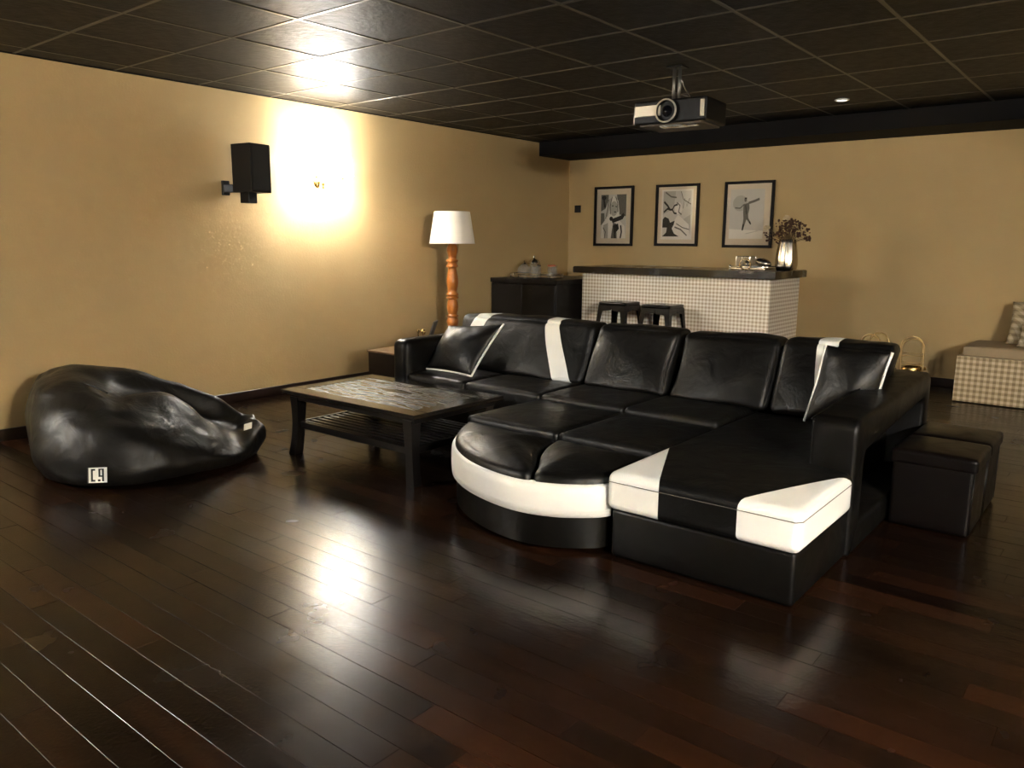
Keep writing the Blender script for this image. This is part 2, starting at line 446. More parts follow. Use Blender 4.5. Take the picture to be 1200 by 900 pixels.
# ---- suspended ceiling: tiles and runners
xs = [GX + GS * k for k in range(-4, 11) if WX - GS < GX + GS * k < WXR]
ys = [GY + GS * k for k in range(-11, 8) if WYF - GS < GY + GS * k < 7.51]
def tile(x0, x1, y0, y1):
    bm = bmesh.new(); box(bm, x0, x1, y0, y1, CEIL + .001, CEIL + .016, .002, 1)
    return obj('ceiling_tile', bm, M_CEIL, ceiling)
bmt = bmesh.new(); h = GS / 2 - .009; box(bmt, -h, h, -h, h, .001, .016, .002, 1)
tm = bpy.data.meshes.new('ceiling_tile'); bmt.to_mesh(tm); bmt.free(); tm.materials.append(M_CEIL)
for x in xs:
    for y in ys:
        x1, y1 = x + GS, y + GS
        if x >= WX and x1 <= WXR and y >= WYF and y1 <= 7.51:
            o = bpy.data.objects.new('ceiling_tile', tm); COL.objects.link(o); o.parent = ceiling
            o.location = (x + GS / 2, y + GS / 2, CEIL + rng.uniform(0, .0008)); o.rotation_euler = (rng.gauss(0, .0016), rng.gauss(0, .0016), 0)
        else:
            a, b, c, d = max(x, WX) + .008, min(x1, WXR) - .008, max(y, WYF) + .008, min(y1, 7.51) - .008
            if b - a > .03 and d - c > .03: tile(a, b, c, d)
for x in xs:
    if x > WX + .02 and x < WXR: BX('ceiling_runner', x - .011, x + .011, WYF, 7.51, CEIL - .002, CEIL + .02, M_RUN, ceiling, .0015, 1)
for y in ys:
    if y > WYF: BX('ceiling_runner', WX, WXR, y - .011, y + .011, CEIL - .0015, CEIL + .02, M_RUN, ceiling, .0015, 1)
BX('edge_trim', WX, WX + .022, WYF, 7.51, CEIL - .004, CEIL + .02, M_SOFF, ceiling)

# ceiling spot
sp = thing('ceiling_spotlight', (-2.09, 6.74, CEIL), 'small round white recessed spotlight in the black ceiling', 'spotlight')
bm = bmesh.new(); lathe(bm, -2.09, 6.74, [(.055, CEIL), (.055, CEIL - .006), (.042, CEIL - .008), (.040, CEIL)], 28, False); obj('rim', bm, mat('spot_rim_white', (.7, .68, .62), .4), sp, 40)
bm = bmesh.new(); lathe(bm, -2.09, 6.74, [(.041, CEIL - .001), (.041, CEIL - .004)], 28); obj('lens', bm, M_SPOTL, sp)

# wall switch on back wall
sw = thing('wall_switch', (-5.545, WY, 1.65), 'small square black wall switch left of the framed pictures', 'switch')
BX('switch_plate', -5.592, -5.502, WY - .010, WY, 1.652, 1.738, M_PLBLK, sw, .003, 1)
BX('rocker', -5.572, -5.522, WY - .015, WY - .008, 1.668, 1.722, M_TAGB, sw, .002, 1)

# ================================================================== SCONCES
def sconce(x, y, z, side, label, watts, glow):

    """side +1: fixed to the left wall and pointing to +x"""
    t = thing('wall_sconce', (x, y, z), label, 'wall lamp')
    s = side; M_OPAL = opal(glow)
    bm = bmesh.new()
    # back plate on the wall
    n = 24
    rings = []
    for r, d in ((.048, 0), (.048, .006), (.04, .012), (.022, .018), (.014, .03), (.0, .032)):
        rings.append([bm.verts.new((x + s * d, y + r * math.cos(2 * math.pi * k / n), z - .13 + 1.25 * r * math.sin(2 * math.pi * k / n))) for k in range(n)] if r > 0 else None)
    for A, B in zip(rings, rings[1:]):
        if B is None: bm.faces.new(A); break
        for k in range(n): bm.faces.new((A[k], A[(k + 1) % n], B[(k + 1) % n], B[k]))
    obj('back_plate', bm, M_BRASS, t, True)
    # turned stem with finial
    bm = bmesh.new(); lathe(bm, x + s * .075, y, [(.004, z - .20), (.010, z - .19), (.006, z - .175), (.014, z - .16), (.012, z - .135), (.007, z - .12), (.010, z - .105), (.004, z - .09)], 14)
    tube(bm, [(x + s * .01, y, z - .135), (x + s * .075, y, z - .14)], .006)
    obj('stem', bm, M_BRASS, t, True)
    for k, dy in ((0, -.14), (1, .14)):
        bm = bmesh.new()
        P = bez([(x + s * .078, y, z - .13), (x + s * .10, y + dy * .22, z - .095), (x + s * .13, y + dy * .45, z - .12), (x + s * .15, y + dy * .62, z - .185), (x + s * .16, y + dy * .82, z - .195), (x + s * .165, y + dy, z - .15), (x + s * .165, y + dy, z - .10)], 8)
        tube(bm, P, .0045, 8)
        a = obj('arm', bm, M_BRASS, t, True)
        bm = bmesh.new(); lathe(bm, x + s * .165, y + dy, [(.006, z - .112), (.022, z - .104), (.024, z - .098), (.010, z - .094), (.010, z - .05)], 16)
        obj('socket', bm, M_BRASS, a, True)
        bm = bmesh.new()
        lathe(bm, x + s * .165, y + dy, [(.088, z - .088), (.070, z + .088), (.067, z + .088), (.085, z - .088)], 36, False)
        # close the thin wall rims
        obj('shade', bm, M_OPAL, t, True)
        bm = bmesh.new(); lathe(bm, x + s * .165, y + dy, [(.006, z - .05), (.014, z - .035), (.017, z - .015), (.010, z + .015), (.002, z + .03)], 14)
        b = obj('bulb', bm, M_BULB, t, True)
        ld = bpy.data.lights.new('bulb_light', 'POINT'); ld.energy = watts; ld.color = LIGHT_COL; ld.shadow_soft_size = .022
        lo = bpy.data.objects.new('bulb_light', ld); COL.objects.link(lo); lo.parent = t; lo.location = (s * .165, dy, .012)
    return t
sconce(WX, 4.36, 1.925, 1, 'lit two-shade brass wall sconce to the right of the black speaker', BULB_WATTS, MAIN_GLOW)
sconce(WX, -.9, 1.925, 1, 'lit two-shade brass wall sconce on the left wall beyond the bean bag', LEFT_WATTS, LEFT_GLOW)
sconce(WXR, 2.2, 1.925, -1, 'lit two-shade brass wall sconce on the right wall beside the chest', RIGHT_WATTS, RIGHT_GLOW)
sconce(WXR, .35, 1.925, -1, 'lit two-shade brass wall sconce on the right wall near the camera end', NEAR_WATTS, NEAR_GLOW)
# ================================================================== SOFA
sofa = thing('sectional_sofa', (-2.45, 3.6, 0), 'black leather sectional sofa with white corner patches, round seat and chaise', 'sofa')
XR, XL, YB = -.858, -4.11, 4.64
# chaise base
BX('base', -1.635, XR - .012, 2.688, 3.31, .004, .212, M_BLK2, sofa, .018, 3, 40)
# chaise cushion with white patches
def chaise_tf(p):
    return Vector((min(p.x, -1.045 + (p.x + 1.045) * .02), p.y, p.z)) if p.y > 3.308 else p
bm = cushion_bm(-1.652, XR + .004, 2.668, 4.22, .208, .372, r=.035, n=40, puff=(0, 0, .012), tf=chaise_tf)
pl = Vector((-1.41, 2.668, 0)); pl2 = Vector((-1.66, 3.24, 0))
def side_of(a, b, p): return (b.x - a.x) * (p.y - a.y) - (b.y - a.y) * (p.x - a.x)
nl = Vector(((pl2 - pl).y, -(pl2 - pl).x, 0)).normalized()
pr = Vector((-1.087, 2.668, 0)); pr2 = Vector((XR + .01, 3.275, 0))
nr = Vector(((pr2 - pr).y, -(pr2 - pr).x, 0)).normalized()
cut(bm, pl, nl); cut(bm, pr, nr)
# the seam makes the front of each patch drop straight down
wl = split_bm(bm, lambda c: side_of(pl, pl2, c) > 0 and c.y < 3.4)
wr = split_bm(bm, lambda c: side_of(pr, pr2, c) < 0 and c.y < 3.4)
ch = obj('chaise_cushion', bm, M_BLK, sofa, True)
obj('corner_patch', wl, M_WHT, ch, True, 'white leather corner patch'); obj('corner_patch', wr, M_WHT, ch, True, 'white leather corner patch')
# stitching line on the chaise front
bm = bmesh.new()
tube(bm, [(-1.64, 2.6665, .332), (-1.2, 2.6655, .334), (-.872, 2.6665, .334), (XR + .0045, 2.69, .334), (XR + .0045, 3.26, .334)], .0016, 6)
obj('seam', bm, mat('seam_thread', (.10, .09, .075), .7), ch)

# right arm: frame with an opening
def arm_frame():
    bm = bmesh.new()
    xi, xo = -1.04, XR
    def ring(y0, y1, z0, z1a, z1b, r, n=6):
        P = []
        for (cx, cz, a0) in ((y0 + r, z0 + r * .15, 180), (y1 - r, z0 + r * .15, 270), (y1 - r, z1b - r, 0), (y0 + r, z1a - r, 90)):
            for k in range(n + 1):
                a = math.radians(a0 + 90 * k / n); rz = r if cz > z0 + r * .5 else r * .15
                P.append((cx + r * math.cos(a), cz + rz * math.sin(a)))
        return P
    out = ring(3.31, YB, .0, .588, .632, .06); inn = ring(3.445, 4.53, .125, .435, .50, .045)
    n = len(out)
    # profile across the thickness with softened edges
    offs = [(xi, 0), (xo - .02, 0), (xo - .006, -.006), (xo, -.02)]
    def off(P, d):
        c = Vector((sum(p[0] for p in P) / n, sum(p[1] for p in P) / n)); R = []
        for i, p in enumerate(P):
            a, b = Vector(P[i - 1]), Vector(P[(i + 1) % n]); t = (b - a); t = t.normalized() if t.length > 1e-9 else Vector((1, 0))
            nn = Vector((t.y, -t.x))
            R.append((p[0] + nn.x * d, p[1] + nn.y * d))
        return R
    def rings(P, sgn):
        return [[bm.verts.new((x, q[0], max(0.002, q[1]))) for q in off(P, sgn * d)] for x, d in offs]
    A = rings(out, 1); B = rings(inn, -1)
    for S in (A, B):
        for r0, r1 in zip(S, S[1:]):
            for k in range(n): bm.faces.new((r0[k], r0[(k + 1) % n], r1[(k + 1) % n], r1[k]))
    for k in range(n):
        bm.faces.new((A[-1][k], A[-1][(k + 1) % n], B[-1][(k + 1) % n], B[-1][k]))
        bm.faces.new((A[0][k], A[0][(k + 1) % n], B[0][(k + 1) % n], B[0][k]))
    return bm
arm_r = obj('armrest', arm_frame(), M_BLK2, sofa, 60)
BX('recess_panel', -1.06, -1.038, 3.36, YB - .02, .03, .56, M_PLBLK, arm_r)
bm = bmesh.new(); tube(bm, bez([(-1.038, 3.306, .03), (-1.038, 3.306, .52), (-1.036, 3.32, .565), (-1.034, 3.37, .592), (-1.034, 4.62, .632)], 6), .003, 6)
obj('piping', bm, M_BLK2, arm_r, True)
# left arm
bm = cushion_bm(XL, -3.955, 3.735, YB, .02, .622, r=.055, n=16)
obj('armrest', bm, M_BLK2, sofa, True)
# rear frame and left bases
BX('back_frame', XL + .01, -1.03, 4.44, YB, .02, .60, M_BLK2, sofa, .03, 3, 40)
BX('base', -3.95, -2.78, 3.775, 4.45, .03, .245, M_BLK2, sofa, .012, 2, 40)
for x in (-4.06, -2.9):
    BX('foot', x, x + .05, 4.52, 4.57, 0, .03, M_PLBLK, sofa)

# seats of the rear row
for i, (a, b) in enumerate(((-3.952, -3.425), (-3.42, -2.805), (-2.80, -2.222), (-2.217, -1.657))):
    bm = cushion_bm(a, b, 3.735, 4.3, .235, .392, r=.028, n=22, puff=(0, 0, .008), wob=.002, seed=i)
    obj('seat_cushion', bm, M_BLK, sofa, True)

# round seat: black base, white band, four pads
outer = [(-2.80, 3.74), (-2.83, 3.50), (-2.845, 3.30), (-2.81, 3.09), (-2.72, 2.90), (-2.58, 2.735), (-2.40, 2.61), (-2.20, 2.535), (-2.00, 2.51), (-1.83, 2.555), (-1.70, 2.65), (-1.655, 2.72)]
oc = [(p.x, p.y) for p in catmull([Vector((x, y, 0)) for x, y in outer], False, 6)]
def inset(poly, s, cx=-2.2, cy=3.25): return [(cx + (x - cx) * s, cy + (y - cy) * s) for x, y in poly]
bm = bmesh.new(); prism(bm, inset(oc, .965) + [(-1.64, 3.74)], .02, .175); obj('base', bm, M_BLK2, sofa, 50)
bm = bmesh.new()
rows = [(.985, .160), (1.0, .166), (1.004, .20), (1.004, .26), (1.0, .292), (.985, .303), (.95, .303)]
R = [[bm.verts.new((x, y, z)) for x, y in inset(oc, s)] for s, z in rows]
for A, B in zip(R, R[1:]):
    for k in range(len(oc) - 1): bm.faces.new((A[k], A[k + 1], B[k + 1], B[k]))
obj('white_band', bm, M_WHT, sofa, True, 'white leather band around the round seat')

def pad(poly, z0, z1, puff, r=.03, name='seat_pad', seed=0):
    """upholstered pad over a closed outline (list of (x, y))"""
    n = len(poly)
    cx = sum(p[0] for p in poly) / n; cy = sum(p[1] for p in poly) / n
    c = Vector((cx, cy))
    bm = bmesh.new(); rings = []
    prof = [(0.02, z0), (.002, z0 + .02), (0, z1 - r), (r * .12, z1 - r * .5), (r * .4, z1 - r * .16), (r, z1)]
    for d, z in prof:
        ring = []
        for p in poly:
            v = Vector(p) - c; L = v.length; s = (L - d) / L
            q = c + v * s; ring.append(bm.verts.new((q.x, q.y, z)))
        rings.append(ring)
    for t in [i / 14 for i in range(1, 14)]:
        ring = []
        for p in poly:
            v = Vector(p) - c; L = v.length; s = (L - r) / L * (1 - t)
            q = c + v * s
            z = z1 + puff * (1 - (1 - t) ** 2.2) + .004 * noise.noise(Vector((q.x * 6 + seed, q.y * 6, 3)))
            ring.append(bm.verts.new((q.x, q.y, z)))
        rings.append(ring)
    for A, B in zip(rings, rings[1:]):
        for k in range(n): bm.faces.new((A[k], A[(k + 1) % n], B[(k + 1) % n], B[k]))
    cv = bm.verts.new((cx, cy, z1 + puff)); 
    for k in range(n): bm.faces.new((rings[-1][k], rings[-1][(k + 1) % n], cv))
    return obj(name, bm, M_BLK, sofa, True)
def dense(P, step=.03):
    out = []
    for i in range(len(P)):
        a, b = Vector(P[i]), Vector(P[(i + 1) % len(P)]); m = max(1, int((b - a).length / step))
        out += [tuple(a.lerp(b, k / m)) for k in range(m)]
    return out
inner = [(p[0], p[1]) for p in inset(oc, .975)]
seam = [(p.x, p.y) for p in catmull([Vector(q) for q in ((-2.205, 3.085, 0), (-2.16, 2.92, 0), (-2.10, 2.80, 0), (-2.03, 2.70, 0), (-1.965, 2.585, 0), (-1.945, 2.545, 0))], False, 5)]
gs = .005
# rear pads
pad(dense([(-2.812, 3.10), (-2.213, 3.10), (-2.213, 3.725), (-2.79, 3.725), (-2.818, 3.45)]), .16, .368, .010, seed=1)
pad(dense([(-2.203, 3.10), (-1.66, 3.10), (-1.66, 3.725), (-2.203, 3.725)]), .16, .368, .010, seed=2)
# front lobes
idxl = [p for p in inner if p[1] < 3.085 and (p[0] < -1.95)]
left = [(-2.80, 3.085)] + [p for p in idxl if p[0] > -2.8] + [(x - gs, y) for x, y in reversed(seam)]
left = [p for i, p in enumerate(left) if i == 0 or (Vector(p) - Vector(left[i - 1])).length > .008]
pad(dense(left), .2, .342, .040, r=.045, seed=3)
right = [(x + gs, y) for x, y in seam] + [p for p in inner if p[0] > -1.935 and p[1] < 3] + [(-1.662, 2.80), (-1.662, 3.09)]
right = [p for i, p in enumerate(right) if i == 0 or (Vector(p) - Vector(right[i - 1])).length > .008]
pad(dense(right), .2, .342, .034, r=.045, seed=4)

# back cushions, leaning backwards
def back_cushion(x0, x1, bands, seed, thick=.2, h=.39, ztop=.765):
    z0 = .385; H = ztop - z0
    def lean(p):
        t = (p.z - z0) / H
        return Vector((p.x + .012 * math.sin(seed * 3 + p.z * 9), p.y + .26 * t - .07 * t * t, p.z))
    bm = cushion_bm(x0, x1, 4.14, 4.14 + thick, z0, ztop, r=.038, n=34, puff=(0.0, .055, .014), wob=.010, seed=seed * 7.3, tf=lean)
    whites = []
    for xa_t, xb_t, xa_b, xb_b in bands:
        planes = []
        for xt, xb in ((xa_t, xa_b), (xb_t, xb_b)):
            d = Vector((xt - xb, 0, H)); no = Vector((d.z, 0, -d.x)).normalized()
            cut(bm, Vector((xb, 0, z0)), no); planes.append((xb, no))
        (xb1, n1), (xb2, n2) = planes
        def inside(c): return (c - Vector((xb1, 0, z0))).dot(n1) > 0 and (c - Vector((xb2, 0, z0))).dot(n2) < 0
        whites.append(split_bm(bm, inside))
    o = obj('back_cushion', bm, M_BLK, sofa, True)
    for wbm in whites: obj('white_stripe', wbm, M_WHT, o, True, 'white leather stripe')
    return o
back_cushion(-3.97, -2.80, [(-3.195, -3.085, -2.995, -2.855), (-3.83, -3.70, -3.93, -3.80)], 1)
back_cushion(-2.775, -2.19, [], 2)
back_cushion(-2.165, -1.575, [], 3)
back_cushion(-1.555, -.985, [(-1.37, -1.265, -1.29, -1.17)], 4, ztop=.775)

# throw pillows
def throw_pillow(P, th, label, piping, group=None, m=None, mp=None, nrm=(0, -1, 0), name='throw_pillow', wob=.008, seed=0):
    """P: corners bl, br, tr, tl"""
    P = [Vector(p) for p in P]; N = 26
    nn = (P[1] - P[0]).cross(P[3] - P[0]).normalized()
    t = thing(name, (sum(p.x for p in P) / 4, sum(p.y for p in P) / 4, min(p.z for p in P)), label, 'pillow', group)
    bm = bmesh.new()
    def pos(u, v, s):
        # edges pull in a little between the corners
        uu = u + .05 * (u - .5) * -(4 * v * (1 - v)); vv = v + .05 * (v - .5) * -(4 * u * (1 - u))
        q = (P[0] * (1 - uu) + P[1] * uu) * (1 - vv) + (P[3] * (1 - uu) + P[2] * uu) * vv
        k = (max(0, 4 * u * (1 - u)) ** .55) * (max(0, 4 * v * (1 - v)) ** .55)
        nv = noise.noise(q * 7 + Vector((seed, 0, 0))) * wob * 2.2 * min(1, k * 2)
        return q + nn * (s * th * .5 * k + nv * (1 if s > 0 else .5))
    F = {}
    for s in (1, -1):
        for i in range(N + 1):
            for j in range(N + 1):
                e = i in (0, N) or j in (0, N)
                if s == -1 and e: F[s, i, j] = F[1, i, j]
                else: F[s, i, j] = bm.verts.new(pos(i / N, j / N, 0 if e else s))
        for i in range(N):
            for j in range(N):
                f = (F[s, i, j], F[s, i + 1, j], F[s, i + 1, j + 1], F[s, i, j + 1])
                bm.faces.new(f if s == 1 else f[::-1])
    obj('pillow_cover', bm, m or M_BLK, t, True)
    edges = {'b': [(k / N, 0) for k in range(N + 1)], 'r': [(1, k / N) for k in range(N + 1)], 't': [(k / N, 1) for k in range(N + 1)], 'l': [(0, k / N) for k in range(N + 1)]}
    for e in piping:
        bm = bmesh.new(); tube(bm, [pos(u, v, 0) for u, v in edges[e]], .0075, 8); obj('piping', bm, mp or M_PIPE, t, True, 'white piping')
    return t
throw_pillow([(-4.0 + .03, 3.93, .40), (-3.50, 3.90, .40), (-3.40, 4.12, .745), (-3.90, 4.10, .70)], .15, 'small black leather throw pillow with white piping beside the left armrest', 'rb', seed=3)
throw_pillow([(-1.285, 3.94, .415), (-.97, 3.99, .50), (-.93, 4.06, .785), (-1.235, 4.03, .80)], .13, 'small black leather throw pillow with white piping beside the right armrest', 'lr', seed=9)

# two cube ottomans under the right arm
def ottoman(y0, y1, label, x0=-.856, x1=-.497):
    t = thing('cube_ottoman', ((x0 + x1) / 2, (y0 + y1) / 2, 0), label, 'ottoman', 'cube ottomans by the sofa arm')
    bm = cushion_bm(x0 + .012, x1 - .012, y0 + .008, y1 - .008, .004, .325, r=.012, n=10, wob=.0015, seed=y0)
    obj('body', bm, M_BROWNL, t, True)
    bm = cushion_bm(x0, x1, y0, y1, .30, .365, r=.016, n=14, puff=(0, 0, .012), seed=y0)
    obj('lid', bm, M_BROWNL, t, True)
    for yy in (y0 + .012, y1 - .012):
        bm = bmesh.new(); tube(bm, [(x1 - .012, yy, .02), (x1 - .012, yy, .30)], .0035, 6); obj('seam', bm, M_BROWNL, t, True)
    return t
ottoman(3.87, 4.232, 'black leather cube ottoman beside the sofa arm, the nearer one')
ottoman(4.242, 4.60, 'black leather cube ottoman beside the sofa arm, the farther one')
def pane_mat(name, rough, ior):
    m = mat(name, (1, 1, 1), .02); nt = m.node_tree; N = nt.nodes; L = nt.links
    tr_ = N.new('ShaderNodeBsdfTransparent'); gl = N.new('ShaderNodeBsdfGlossy'); gl.inputs['Roughness'].default_value = rough
    fr = N.new('ShaderNodeFresnel'); fr.inputs['IOR'].default_value = ior
    ms = N.new('ShaderNodeMixShader'); L.new(fr.outputs[0], ms.inputs[0]); L.new(tr_.outputs[0], ms.inputs[1]); L.new(gl.outputs[0], ms.inputs[2])
    L.new(ms.outputs[0], N['Material Output'].inputs['Surface']); return m
M_TAB = mat('tablet_grey', (.12, .11, .10), .3)
M_GLASS = mat('jar_glass', (.40, .38, .33), .06, spec=.9); M_GLASS.node_tree.nodes['Principled BSDF'].inputs['Alpha'].default_value = .26
M_PANE = pane_mat('picture_glass', .05, 1.42)
# ================================================================== COFFEE TABLE
t = thing('coffee_table', (-3.47, 3.14, 0), 'low black wooden coffee table with grained top and slatted lower shelf', 'coffee table')
TX0, TX1, TY0, TY1, TZ = -4.06, -2.90, 2.785, 3.515, .402
def slab_frame(bm):
    f = .10
    box(bm, TX0, TX1, TY0, TY0 + f, TZ - .024, TZ, .003, 1); box(bm, TX0, TX1, TY1 - f, TY1, TZ - .024, TZ, .003, 1)
    box(bm, TX0, TX0 + f, TY0 + f, TY1 - f, TZ - .024, TZ, .003, 1); box(bm, TX1 - f, TX1, TY0 + f, TY1 - f, TZ - .024, TZ, .003, 1)
M_TOPF = mat('table_border_wood', (.012, .009, .0065), .17, spec=.6)
bm = bmesh.new(); slab_frame(bm); obj('top_border', bm, M_TOPF, t)
BX('top_panel', TX0 + .10, TX1 - .10, TY0 + .10, TY1 - .10, TZ - .022, TZ - .001, M_VEN, t)
BX('apron', TX0 + .04, TX1 - .04, TY0 + .035, TY1 - .035, TZ - .062, TZ - .024, M_TBLK, t, .004, 1)
for sx in (0, 1):
    for sy in (0, 1):
        bm = bmesh.new(); prev = None
        lx = TX0 + .085 if sx == 0 else TX1 - .085; ly = TY0 + .065 if sy == 0 else TY1 - .065
        dx = -1 if sx == 0 else 1; dy = -1 if sy == 0 else 1
        for k in range(11):
            z = .36 * k / 10; fl = .03 * (1 - k / 10) ** 2.6
            hw = .030 - .004 * math.sin(k / 10 * math.pi) + .006 * (k / 10) ** 2
            cx, cy = lx + dx * (fl * .9), ly + dy * fl * .5
            r = [bm.verts.new((cx + a * hw, cy + b * hw, z)) for a, b in ((-1, -1), (1, -1), (1, 1), (-1, 1))]
            if prev:
                for i in range(4): bm.faces.new((prev[i], prev[(i + 1) % 4], r[(i + 1) % 4], r[i]))
            else: bm.faces.new(r)
            prev = r
        bm.faces.new(prev); obj('leg', bm, M_TBLK, t, 40)
lx0, lx1, ly0, ly1 = TX0 + .085, TX1 - .085, TY0 + .065, TY1 - .065
for y in (ly0, ly1): BX('shelf_rail', lx0 + .02, lx1 - .02, y - .012, y + .012, .165, .205, M_TBLK, t, .003, 1)
for x in (lx0, lx1): BX('shelf_rail', x - .012, x + .012, ly0 + .01, ly1 - .01, .165, .205, M_TBLK, t, .003, 1)
ns = 12
for k in range(ns):
    y = ly0 + .035 + (ly1 - ly0 - .07) * k / (ns - 1)
    BX('shelf_slat', lx0 + .012, lx1 - .012, y - .013, y + .013, .188, .202, M_TBLK, t, .002, 1)

# ================================================================== BEAN BAG
RINGS = [[[-4.652, 1.643, 0.005], [-4.744, 1.633, 0.096], [-4.861, 1.668, 0.243], [-4.927, 1.704, 0.377], [-4.999, 1.749, 0.436], [-5.091, 1.803, 0.459], [-5.183, 1.857, 0.472], [-5.373, 1.897, 0.233], [-5.31, 1.884, 0.005]], [[-4.465, 1.615, 0.005], [-4.48, 1.563, 0.121], [-4.557, 1.592, 0.303], [-4.694, 1.673, 0.451], [-4.779, 1.772, 0.509], [-4.889, 1.863, 0.53], [-5.029, 1.956, 0.529], [-5.401, 2.067, 0.258], [-5.366, 2.031, 0.005]], [[-4.234, 1.685, 0.005], [-4.213, 1.65, 0.119], [-4.287, 1.681, 0.315], [-4.443, 1.748, 0.444], [-4.582, 1.828, 0.505], [-4.764, 1.938, 0.529], [-4.924, 2.041, 0.535], [-5.346, 2.175, 0.248], [-5.311, 2.139, 0.005]], [[-4.069, 1.831, 0.005], [-4.047, 1.81, 0.124], [-4.125, 1.837, 0.289], [-4.236, 1.876, 0.358], [-4.318, 1.912, 0.388], [-4.621, 1.99, 0.464], [-4.873, 2.108, 0.533], [-5.289, 2.286, 0.239], [-5.202, 2.227, 0.005]], [[-4.028, 2.018, 0.005], [-3.993, 1.982, 0.11], [-4.062, 1.991, 0.247], [-4.184, 2.021, 0.337], [-4.416, 2.065, 0.424], [-4.618, 2.12, 0.395], [-4.789, 2.201, 0.52], [-5.179, 2.374, 0.24], [-5.094, 2.315, 0.005]], [[-4.024, 2.214, 0.005], [-3.985, 2.181, 0.092], [-4.053, 2.191, 0.191], [-4.176, 2.22, 0.284], [-4.363, 2.262, 0.397], [-4.578, 2.32, 0.35], [-4.714, 2.339, 0.463], [-5.027, 2.497, 0.213], [-4.941, 2.438, 0.005]], [[-4.015, 2.35, 0.005], [-3.974, 2.319, 0.08], [-4.04, 2.33, 0.131], [-4.117, 2.357, 0.178], [-4.273, 2.399, 0.244], [-4.509, 2.466, 0.229], [-4.637, 2.465, 0.402], [-4.897, 2.602, 0.185], [-4.811, 2.543, 0.005]], [[-4.036, 2.462, 0.005], [-4.003, 2.449, 0.062], [-4.041, 2.458, 0.089], [-4.096, 2.477, 0.112], [-4.23, 2.523, 0.155], [-4.452, 2.601, 0.166], [-4.552, 2.623, 0.319], [-4.766, 2.708, 0.157], [-4.68, 2.648, 0.005]], [[-4.106, 2.598, 0.005], [-4.083, 2.616, 0.076], [-4.085, 2.615, 0.14], [-4.169, 2.624, 0.162], [-4.272, 2.618, 0.147], [-4.433, 2.694, 0.124], [-4.502, 2.766, 0.197], [-4.658, 2.795, 0.1], [-4.58, 2.729, 0.005]], [[-4.169, 2.676, 0.005], [-4.137, 2.701, 0.104], [-4.153, 2.714, 0.164], [-4.215, 2.715, 0.198], [-4.283, 2.712, 0.194], [-4.381, 2.761, 0.176], [-4.43, 2.825, 0.181], [-4.477, 2.838, 0.092], [-4.431, 2.785, 0.005]]]
bb = thing('bean_bag', (-4.55, 2.1, 0), 'big crumpled black leather bean bag against the left wall', 'bean bag')
def bean():
    nr, npt = len(RINGS), len(RINGS[0])
    # smooth interpolation of the rings both ways
    dense_r = [[Vector(p) for p in catmull(r, False, 5)] for r in [[Vector(q) for q in r] for r in RINGS]]
    m = len(dense_r[0])
    cols = [catmull([r[j] for r in dense_r], False, 7) for j in range(m)]
    n = len(cols[0])
    bm = bmesh.new(); V = [[None] * m for _ in range(n)]
    for i in range(n):
        for j in range(m):
            p = cols[j][i].copy()
            d = Vector((p.x + 4.6, p.y - 2.1, p.z - .15)).normalized()
            amp = .013 * min(1, p.z / .1)
            al = p.x * .55 + p.y * .83; ac = -p.x * .83 + p.y * .55
            q = Vector((al * 2.6, ac * 6.5, p.z * 6.5))
            p += d * amp * (1 - 2 * abs(noise.noise(q)))
            p += d * .006 * noise.noise(q * 3.3)
            p.x = max(p.x, WX + .02); p.z = max(p.z, .003)
            V[i][j] = bm.verts.new(p)
    for i in range(n - 1):
        for j in range(m - 1): bm.faces.new((V[i][j], V[i + 1][j], V[i + 1][j + 1], V[i][j + 1]))
        bm.faces.new((V[i][m - 1], V[i + 1][m - 1], V[i + 1][0], V[i][0]))
    # rounded ends
    for i, s in ((0, Vector((-.05, -.03, .0))), (n - 1, Vector((.02, .03, 0)))):
        c = sum((v.co for v in V[i]), Vector()) / m
        prev = V[i]
        for f in (.75, .45, .15):
            ring = [bm.verts.new(c + (v.co - c) * f + s * (1 - f) * (1.2 if i == 0 else .2)) for v in V[i]]
            for j in range(m): bm.faces.new((prev[j], prev[(j + 1) % m], ring[(j + 1) % m], ring[j]))
            prev = ring
        bm.faces.new(prev)
    for v in bm.verts: v.co.z = max(v.co.z, .003)
    return bm
bag = obj('bag_body', bean(), M_BAG, bb, True)
sd = bag.modifiers.new('smooth', 'SUBSURF'); sd.levels = 1; sd.render_levels = 1
bm = bmesh.new(); tube(bm, bez([(-4.70, 1.655, .40), (-4.665, 1.69, .455), (-4.66, 1.75, .49), (-4.66, 1.83, .507), (-4.60, 1.86, .505), (-4.50, 1.885, .487), (-4.42, 1.92, .455)], 6), .006, 6)
obj('seam', bm, M_BAG, bb, True)
